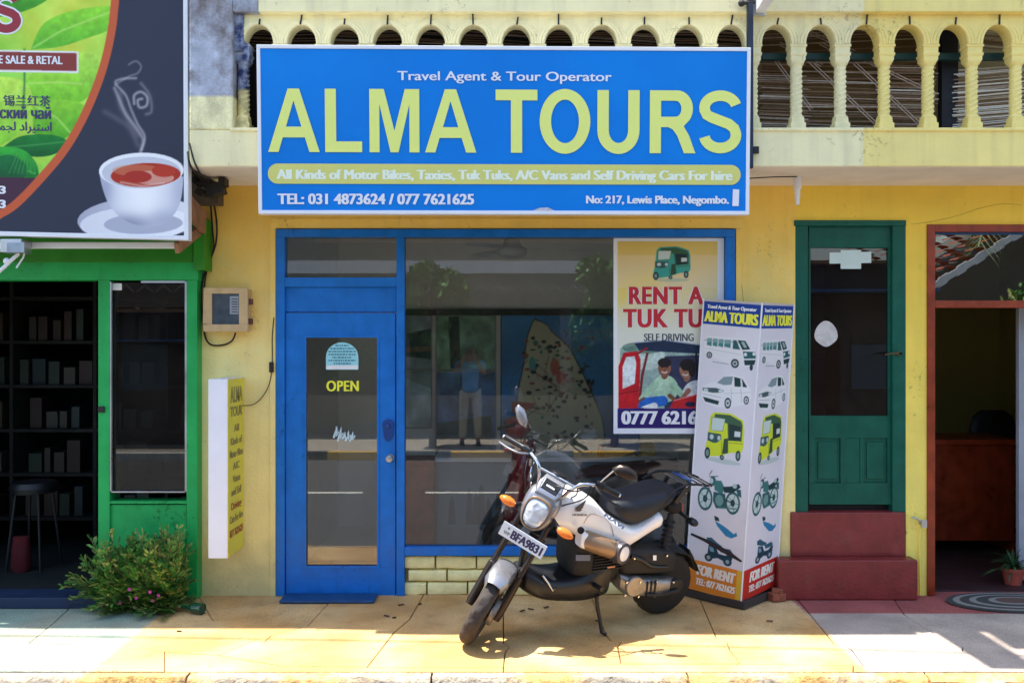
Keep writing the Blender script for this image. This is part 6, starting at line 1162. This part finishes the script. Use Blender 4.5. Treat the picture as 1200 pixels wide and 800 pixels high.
m = MB(); m.lathe([(.16, 0), (.19, .003), (.196, .0), (.19, -.006)], (0, .052, RW), (0, 1, 0), 40); m.lathe([(0, .006), (.05, .006), (.16, 0)], (0, .052, RW), (0, 1, 0), 40); m.build('wheel_cover', M_GRM, bk, smooth=40)
m = MB(); m.obox((-.05, 0, .725), (.012, 0, .004), (0, .05, 0), (0, 0, .026)); m.build('tail_light', mat('tail_light_lens', L(150, 20, 24), .2, coat=.5), bk, bevel=.008)
for s in (-1, 1):
    m = MB(); m.tube([(-.03, s*.05, .70), (-.045, s*.13, .685)], .011, 10); m.build('indicator_stalk', M_BLK, bk, smooth=50)
    c = Vector((-.05, s*.165, .68)); m = MB(); m.rings([[(c.x+.026*q*math.cos(t), c.y+s*o_, c.z+.024*q*math.sin(t)) for t in (2*math.pi*k/14 for k in range(14))] for o_, q in ((-.045, .5), (-.02, .95), (.01, 1.), (.035, .7), (.045, .15))]); m.build('indicator_lens', M_BLK if s > 0 else M_ORG, bk, smooth=60)
# luggage rack
M_RK = mat('rack_black', L(36, 38, 44), .3, metal=.5)
for s in (-1, 1): m = MB(); m.tube([(.14, s*.145, .86), (.05, s*.135, .905), (-.06, s*.12, .905), (-.20, s*.105, .88), (-.235, s*.06, .872)], [.0075]*5, 10, smooth=5); m.build('rack_rail', M_RK, bk, smooth=60)
for x, z in ((0, .898), (-.06, .902), (-.12, .893), (-.18, .882), (-.235, .870)): m = MB(); m.tube([(x, -.125+abs(min(x+.2, 0))*1.5, z), (x, .125-abs(min(x+.2, 0))*1.5, z)], .006, 8); m.build('rack_bar', M_CHR, bk, smooth=60)
m = MB(); m.obox((-.06, 0, .912), (.045, 0, .012), (0, .06, 0), (0, 0, .004)); m.build('rack_plate', mat('sky_reflection_blue', L(30, 80, 150), .3, metal=.2), bk, bevel=.004)  # blue colour stands in for sky reflected on the rack
for s in (-1, 1): m = MB(); m.bar((-.02, s*.10, .88), (.04, s*.09, .78), .012, .03); m.build('rack_stay', M_BLK, bk)
# kickstand and footrests
k0 = inv_px(699, 702, .13); tip = inv_px(705.5, 738, .235); tip.z = .235*math.tan(LEAN)+.004
m = MB(); m.tube([k0+Vector((.0, 0, .03)), k0, tip+Vector((0, 0, .012)), tip+Vector((-.025, .01, .004))], [.014, .012, .010, .012], 10); m.build('kickstand', M_BLK, bk, smooth=50)
m = MB(); m.tube([(.60, .10, .33), (.60, .225, .345)], .014, 10); m.build('footrest', M_BLK, bk, smooth=50)
m = MB(); m.tube([(.62, -.10, .33), (.62, -.225, .34)], .014, 10); m.build('footrest', M_BLK, bk, smooth=50)
m = MB(); m.tube([inv_px(636, 674, .12), inv_px(642, 682, .14), inv_px(648, 692, .15), inv_px(651, 688, .16)], [.007, .006, .006, .007], 8); m.build('pedal', M_CHR, bk, smooth=50)
for (u, v, w, h, m_, yl) in ((716, 664, 9, 3, mat('orange_white_label', L(230, 150, 110), .5), .135), (683, 653, 17, 7, mat('grey_blue_label', L(96, 108, 134), .5), .135), (767, 653, 4, 6, M_WHITE, .175)):
    p = side_panel(u-w/2, v-h/2, u+w/2, v+h/2, 10, 10, yl); m = MB(); shape(m, p, [(0, 0), (10, 0), (10, 10), (0, 10)], .003); m.build('label_plate', m_, bk)
# ---------------------------------------------------------------- the other side of the street (seen in the glass)
fp = MB(); fp.box(-40, 40, -11.2, -8.45, -.13, .0); fp.build('far_pavement', mat('far_concrete', L(170, 160, 146), .95, var=.2), kind='structure')
fk = thing('far_kerb', (0, -8.38, 0), 'x', None, kind='structure'); del fk['label']
MKY = mat('kerb_yellow', L(216, 168, 50), .8, var=.15); MKB = mat('kerb_black', L(40, 40, 42), .8, var=.15); MKW = mat('kerb_white', L(220, 220, 214), .8, var=.15)
for i in range(-14, 14): MB().box(i*1.0+.003, i*1.0+.997, -8.45, -8.30, -.125, .012).build('kerbstone', MKW if i < -5 else (MKY if i % 2 else MKB), fk, bevel=.01)
lw = MB(); lw.box(-14, 14, -11.4, -11.2, -.1, .75); tag(lw.build('garden_wall', mat('garden_wall_paint', L(150, 140, 120), .9, var=.2, scale=3)), 'low garden wall across the street behind the camera', 'wall')
ho = thing('veranda_house', (-1, -14, 0), 'grey veranda house with a zigzag eaves trim across the street', 'house'); MHO = mat('house_grey', L(110, 108, 102), .9, var=.1)
MB().box(-7, 4.2, -16.2, -16, 0, 5.4).build('house_wall', MHO, ho); MB().box(-7, 4.2, -16, -10.3, 3.75, 3.85).build('roof_slab', MHO, ho); MB().box(-9, 5.5, -10.4, -10.3, 2.42, 3.75).build('fascia', mat('fascia_pale', L(112, 112, 108), .9, var=.05), ho); MB().box(-9, 5.5, -10.298, -10.27, 3.05, 3.28).build('white_band', M_WHITE, ho)
mb = MB(); n = 42
for k in range(n): x = -8.9+k*.34; mb.prism([(x, 2.70), (x+.05, 2.70), (x+.17, 2.80), (x+.29, 2.70), (x+.34, 2.70), (x+.17, 2.86)], 'y', -10.298, -10.285)
mb.build('zigzag_trim', mat('trim_grey', L(170, 170, 164), .9), ho)
for x in (-5, -2, 1, 4): MB().box(x-.1, x+.1, -10.6, -10.41, 0, 3.7).build('veranda_post', MHO, ho)
def leafcloud(mb, c, r, n, sz, rr, mi=(0, 1)):
    for _ in range(n):
        a, b = rr.uniform(0, 6.283), math.acos(rr.uniform(-1, 1)); q = r*rr.uniform(.55, 1.05); p = Vector(c)+Vector((q*math.sin(b)*math.cos(a), q*math.sin(b)*math.sin(a), q*.8*math.cos(b)))
        u = Vector((rr.uniform(-1, 1), rr.uniform(-1, 1), rr.uniform(-1, 1))).normalized()*sz; v = u.orthogonal().normalized()*sz*.45; mb.add([p-u, p+v, p+u, p-v], [(0, 1, 2, 3)], rr.choice(mi))
ri = random.Random(21)
TR = [((-1.35, -9.0), .62, 2.45, 'slender young tree on the kerb just left of the person across the street'), ((1.75, -9.1), .7, 2.7, 'slender young tree on the kerb right of the person across the street'), ((-1.6, -11.9), 1.5, 1.9, 'wide dark green tree behind the person across the street'), ((-8.6, -12.2), 1.8, 2.8, 'tall dark tree at the far left across the street'), ((2.2, -11.9), 1.3, 1.5, 'low round tree right of the person across the street'), ((6.6, -11.9), 1.5, 2.0, 'dark spreading tree by the low wall left of the palm across the street'), ((-6.5, -12.6), 1.6, 2.6, 'broad dark tree left of the veranda house across the street'), ((-3.0, -12.4), 1.3, 1.7, 'short leafy tree at the left end of the veranda across the street'), ((.6, -12.8), 1.4, 1.8, 'rounded green tree before the middle of the veranda across the street'), ((3.4, -12.2), 1.2, 1.6, 'small bushy tree by the right veranda post across the street'), ((5.4, -12.9), 1.3, 2.0, 'dense tree between the veranda house and the tiled roof across the street')]
for (x, y), r, h, lab in TR:
    t = thing('street_tree', (x, y, 0), lab, 'tree'); m1 = MB(); tk = .5 if y > -9.5 else 1.; m1.tube([(x, y, 0), (x+.1*tk, y, h*.5), (x, y+.05, h)], [.14*tk, .11*tk, .07*tk]); 
    for k in range(4): a = k*1.6; m1.tube([(x, y, h*.7), (x+.5*math.cos(a), y+.5*math.sin(a), h+.2)], [.06, .03], 6)
    m1.build('trunk', M_DKWOOD, t, smooth=50); m2 = MB()
    for k in range(9): leafcloud(m2, (x+ri.uniform(-r, r)*.7, y+ri.uniform(-r, r)*.5, h+ri.uniform(-.9, .5)), r*.5, 330, .09, ri)
    m2.build('crown', [ML1, leafmat('deep_green_leaf', L(40, 84, 40), L(60, 100, 44))], t, kind='stuff')
# tiled roof corner with palm and shrub (reflected in the transom on the right)
th = thing('tiled_house', (9.5, -12.5, 0), 'house with a red tiled roof and scalloped white verge across the street', 'house'); MRT = mat('roof_tile', L(176, 92, 66), .85, var=.3, scale=8)
vs = lambda x, k: 2.30+(x-7.0)*.62+k
MB().prism([(6.8, 0), (12, 0), (12, 5.2), (6.8, 2.2)], 'y', -15, -11.6).build('house_wall', MHO, th)
for j in range(11):
    for i in range(14):
        x = 6.9+i*.27; zz = vs(x, .25+j*.0); a = Vector((x, -10.1-.30*j, vs(x, .22)+.10*j)); 
        if j == 0 and i == 0: pass
        mb = MB() if (i == 0 and j == 0) else mb
        mb.rings([[a+Vector((s_*.14*math.cos(t), 0, 0))*1+Vector((0, 0, .05*math.sin(t)))+Vector((0, -yy_, .0)) for t in (math.pi*k/5 for k in range(6)) for s_ in (1,)] for yy_ in (0, .32)], closed=False, caps=False)
mb.build('roof_tiles', MRT, th, kind='stuff')
mb = MB()
for i in range(22): x = 6.8+i*.17; mb.obox((x, -10.05, vs(x, .10)), (.085, 0, .052), (0, .02, 0), (0, 0, .06 if i % 2 else .09))
mb.build('scalloped_verge', M_WHITE, th)
for kx, kw, kh, kl in ((5.9, 1.25, 3.15, 'dark brown timber kiosk added to darken reflections, right of the veranda house'), (-6.9, 1.5, 2.3, 'dark brown timber kiosk added to darken reflections, left of the veranda house')):  # invented booths, put in so the glass reflects something dark
    kt = thing('blocker', (kx, -10, 0), kl, 'blocker'); MB().box(kx-kw, kx+kw, -10.9, -9.6, .002, kh).build('blocker_wall', mat('blocker_timber', L(98, 84, 82), .9, var=.3, streak=.4), kt); MB().box(kx-kw-.15, kx+kw+.15, -11, -9.3, kh, kh+.06).build('blocker_roof', M_RUST, kt)
    MB().box(kx-.75, kx-.1, -9.6, -9.58, .05, 1.95).build('door', M_DKWOOD, kt, bevel=.01); MB().box(kx+.1, kx+.9, -9.6, -9.575, .95, 1.75).build('shutter', mat('shutter_blue_grey', L(96, 112, 128), .6), kt, bevel=.01)
    MB().box(kx-kw-.1, kx+kw+.1, -9.57, -8.9, kh-.5, kh-.46).build('awning', mat('awning_blue', L(70, 110, 160), .8), kt)
pa = thing('palm_tree', (10.9, -11, 0), 'palm tree with a long drooping frond across the street', 'palm'); mb = MB(); mb.tube([(10.9, -11.2, 0), (10.7, -11.2, 2.5), (10.2, -11.0, 5.0)], [.16, .13, .11]); mb.build('trunk', M_DKWOOD, pa, smooth=50)
for k in range(9):
    mb = MB(); a = k*.72+.3; p0 = Vector((10.2, -11.4, 5.2)); pts = [p0+Vector((math.cos(a), math.sin(a), 0))*t*2.3+Vector((0, 0, .9*t-2.6*t*t)) for t in [i/12 for i in range(13)]]; mb.tube(pts, [.02]*13, 4)
    for i in range(1, 13):
        for s_ in (-1, 1):
            for q_ in (0, .33, .66):
                p = pts[i-1].lerp(pts[i], q_); d = (pts[i]-pts[i-1]).normalized(); sd_ = d.cross(Vector((0, 0, 1))).normalized()*s_; tip = p+sd_*.42+d*.3+Vector((0, 0, -.28)); mb.add([p-d*.02, p+d*.02, tip], [(0, 1, 2)])
    mb.build('frond', leafmat('palm_green', L(120, 140, 60), L(90, 120, 50)), pa)
sb = thing('shrub', (8.6, -10, 0), 'glossy green shrub in front of the tiled roof across the street', 'shrub'); m2 = MB()
for k in range(12): leafcloud(m2, (9.5+ri.uniform(-1.2, 1.4), -9.6+ri.uniform(-.3, .3), 2.0+ri.uniform(-.8, .5)), .6, 330, .07, ri)
m2.build('leaves', [ML1, ML2], sb, kind='stuff'); mb = MB()
for k in range(5): mb.tube([(8.6+.1*k, -9.7, 0), (8.2+.4*k, -9.6, 1.6), (8.0+.5*k, -9.6, 2.4)], .03, 6)
mb.build('stems', M_DKWOOD, sb, kind='stuff')

# somebody standing across the street, seen only as a reflection in the window
pr = thing('person', (-.72, -9.3, 0), 'person in a blue shirt, dark cap and beige trousers raising a camera across the street', 'person')
def skinned(name, m, chain, parent, sub=2):                    # chain: list of (points, radii) joined at shared points
    vs, es, rs = [], [], []
    def vid(p, r):
        for i, q in enumerate(vs):
            if (Vector(p)-Vector(q)).length < 1e-4: return i
        vs.append(p); rs.append(r); return len(vs)-1
    for pts, rd in chain:
        ids = [vid(p, r) for p, r in zip(pts, rd)]; es += list(zip(ids[:-1], ids[1:]))
    org = Vector(vs[0]); me = bpy.data.meshes.new(name); me.from_pydata([tuple(Vector(v)-org) for v in vs], es, []); o = bpy.data.objects.new(name, me); COL.objects.link(o); o.location = org
    o.parent = parent; o.matrix_parent_inverse = Matrix.Translation(-wloc(parent)); me.materials.append(m)
    sk = o.modifiers.new('skin', 'SKIN'); dl = me.skin_vertices[0].data
    for i, r in enumerate(rs): dl[i].radius = (r, r)
    dl[0].use_root = True; su = o.modifiers.new('sub', 'SUBSURF'); su.levels = su.render_levels = sub; return o
px_, py_ = -.72, -9.3; Q = lambda x, y, z: (px_+x, py_+y, z)
M_SKIN = mat('skin', L(150, 104, 80), .6); M_SHIRT = mat('blue_shirt', L(90, 160, 214), .9, var=.1); M_TR = mat('beige_trousers', L(206, 196, 168), .9, var=.1)
skinned('body', M_SKIN, [([Q(0,0,1.0), Q(0,0,1.2), Q(0,.0,1.40), Q(0,.01,1.50), Q(0,.02,1.58), Q(0,.03,1.66), Q(0,.02,1.74)], [.10,.10,.11,.055,.075,.09,.06]),
  ([Q(0,0,1.40), Q(.17,0,1.42), Q(.24,.14,1.24), Q(.10,.30,1.52), Q(.06,.33,1.60)], [.11,.055,.045,.034,.028]), ([Q(0,0,1.40), Q(-.17,0,1.42), Q(-.26,.14,1.26), Q(-.09,.30,1.52), Q(-.05,.33,1.60)], [.11,.055,.045,.034,.028]),
  ([Q(0,0,1.0), Q(.10,0,.92), Q(.12,.02,.50), Q(.13,-.01,.10), Q(.14,.12,.05)], [.10,.08,.055,.04,.035]), ([Q(0,0,1.0), Q(-.10,0,.92), Q(-.12,.02,.50), Q(-.14,-.01,.10), Q(-.15,.12,.05)], [.10,.08,.055,.04,.035])], pr)
skinned('shirt', M_SHIRT, [([Q(0,0,.90), Q(0,0,1.0), Q(0,0,1.2), Q(0,0,1.40), Q(0,.005,1.47)], [.15,.155,.145,.15,.07]), ([Q(0,0,1.40), Q(.18,0,1.42), Q(.225,.10,1.29)], [.15,.075,.07]), ([Q(0,0,1.40), Q(-.18,0,1.42), Q(-.235,.10,1.31)], [.15,.075,.07])], pr)
skinned('trousers', M_TR, [([Q(0,0,1.0), Q(.10,0,.90), Q(.12,.02,.50), Q(.13,-.01,.12)], [.13,.105,.08,.07]), ([Q(0,0,1.0), Q(-.10,0,.90), Q(-.12,.02,.50), Q(-.14,-.01,.12)], [.13,.105,.08,.07])], pr)
mb = MB(); mb.lathe([(.105, 0), (.11, .03), (.095, .08), (.05, .11), (0, .115)], Q(0, .03, 1.70), (0, 0, 1), 18); mb.obox(Q(0, .15, 1.71), (.07, 0, 0), (0, .05, -.01), (0, 0, .006)); mb.build('cap', M_BLACK, pr, smooth=50)
for s in (-1, 1): mb = MB(); mb.ball(Q(s*.14, .07, .04), .06, 10, sc=(.8, 2.0, .7)); mb.build('shoe', M_BLACK, pr, smooth=60)
for s in (-1, 1):
    for k in range(5): mb = MB(); b_ = Vector(Q(s*.055, .345, 1.60-.018*k)); mb.tube([b_, b_+Vector((-s*.03, .03, .01)), b_+Vector((-s*.055+s*.006*k, .028, .008))], [.009, .008, .006], 6); mb.build('finger', M_SKIN, pr, smooth=60)
mb = MB(); mb.box(px_-.055, px_+.055, py_+.34, py_+.40, 1.58, 1.66); mb.lathe([(.03, 0), (.034, .06), (.03, .062), (0, .055)], (px_, py_+.40, 1.62), (0, 1, 0), 14); tag(mb.build('camera', M_BLACK, bevel=.004), 'black camera held up by the person across the street', 'camera')
for o in bpy.data.objects:
    if '_loc' in o: del o['_loc']
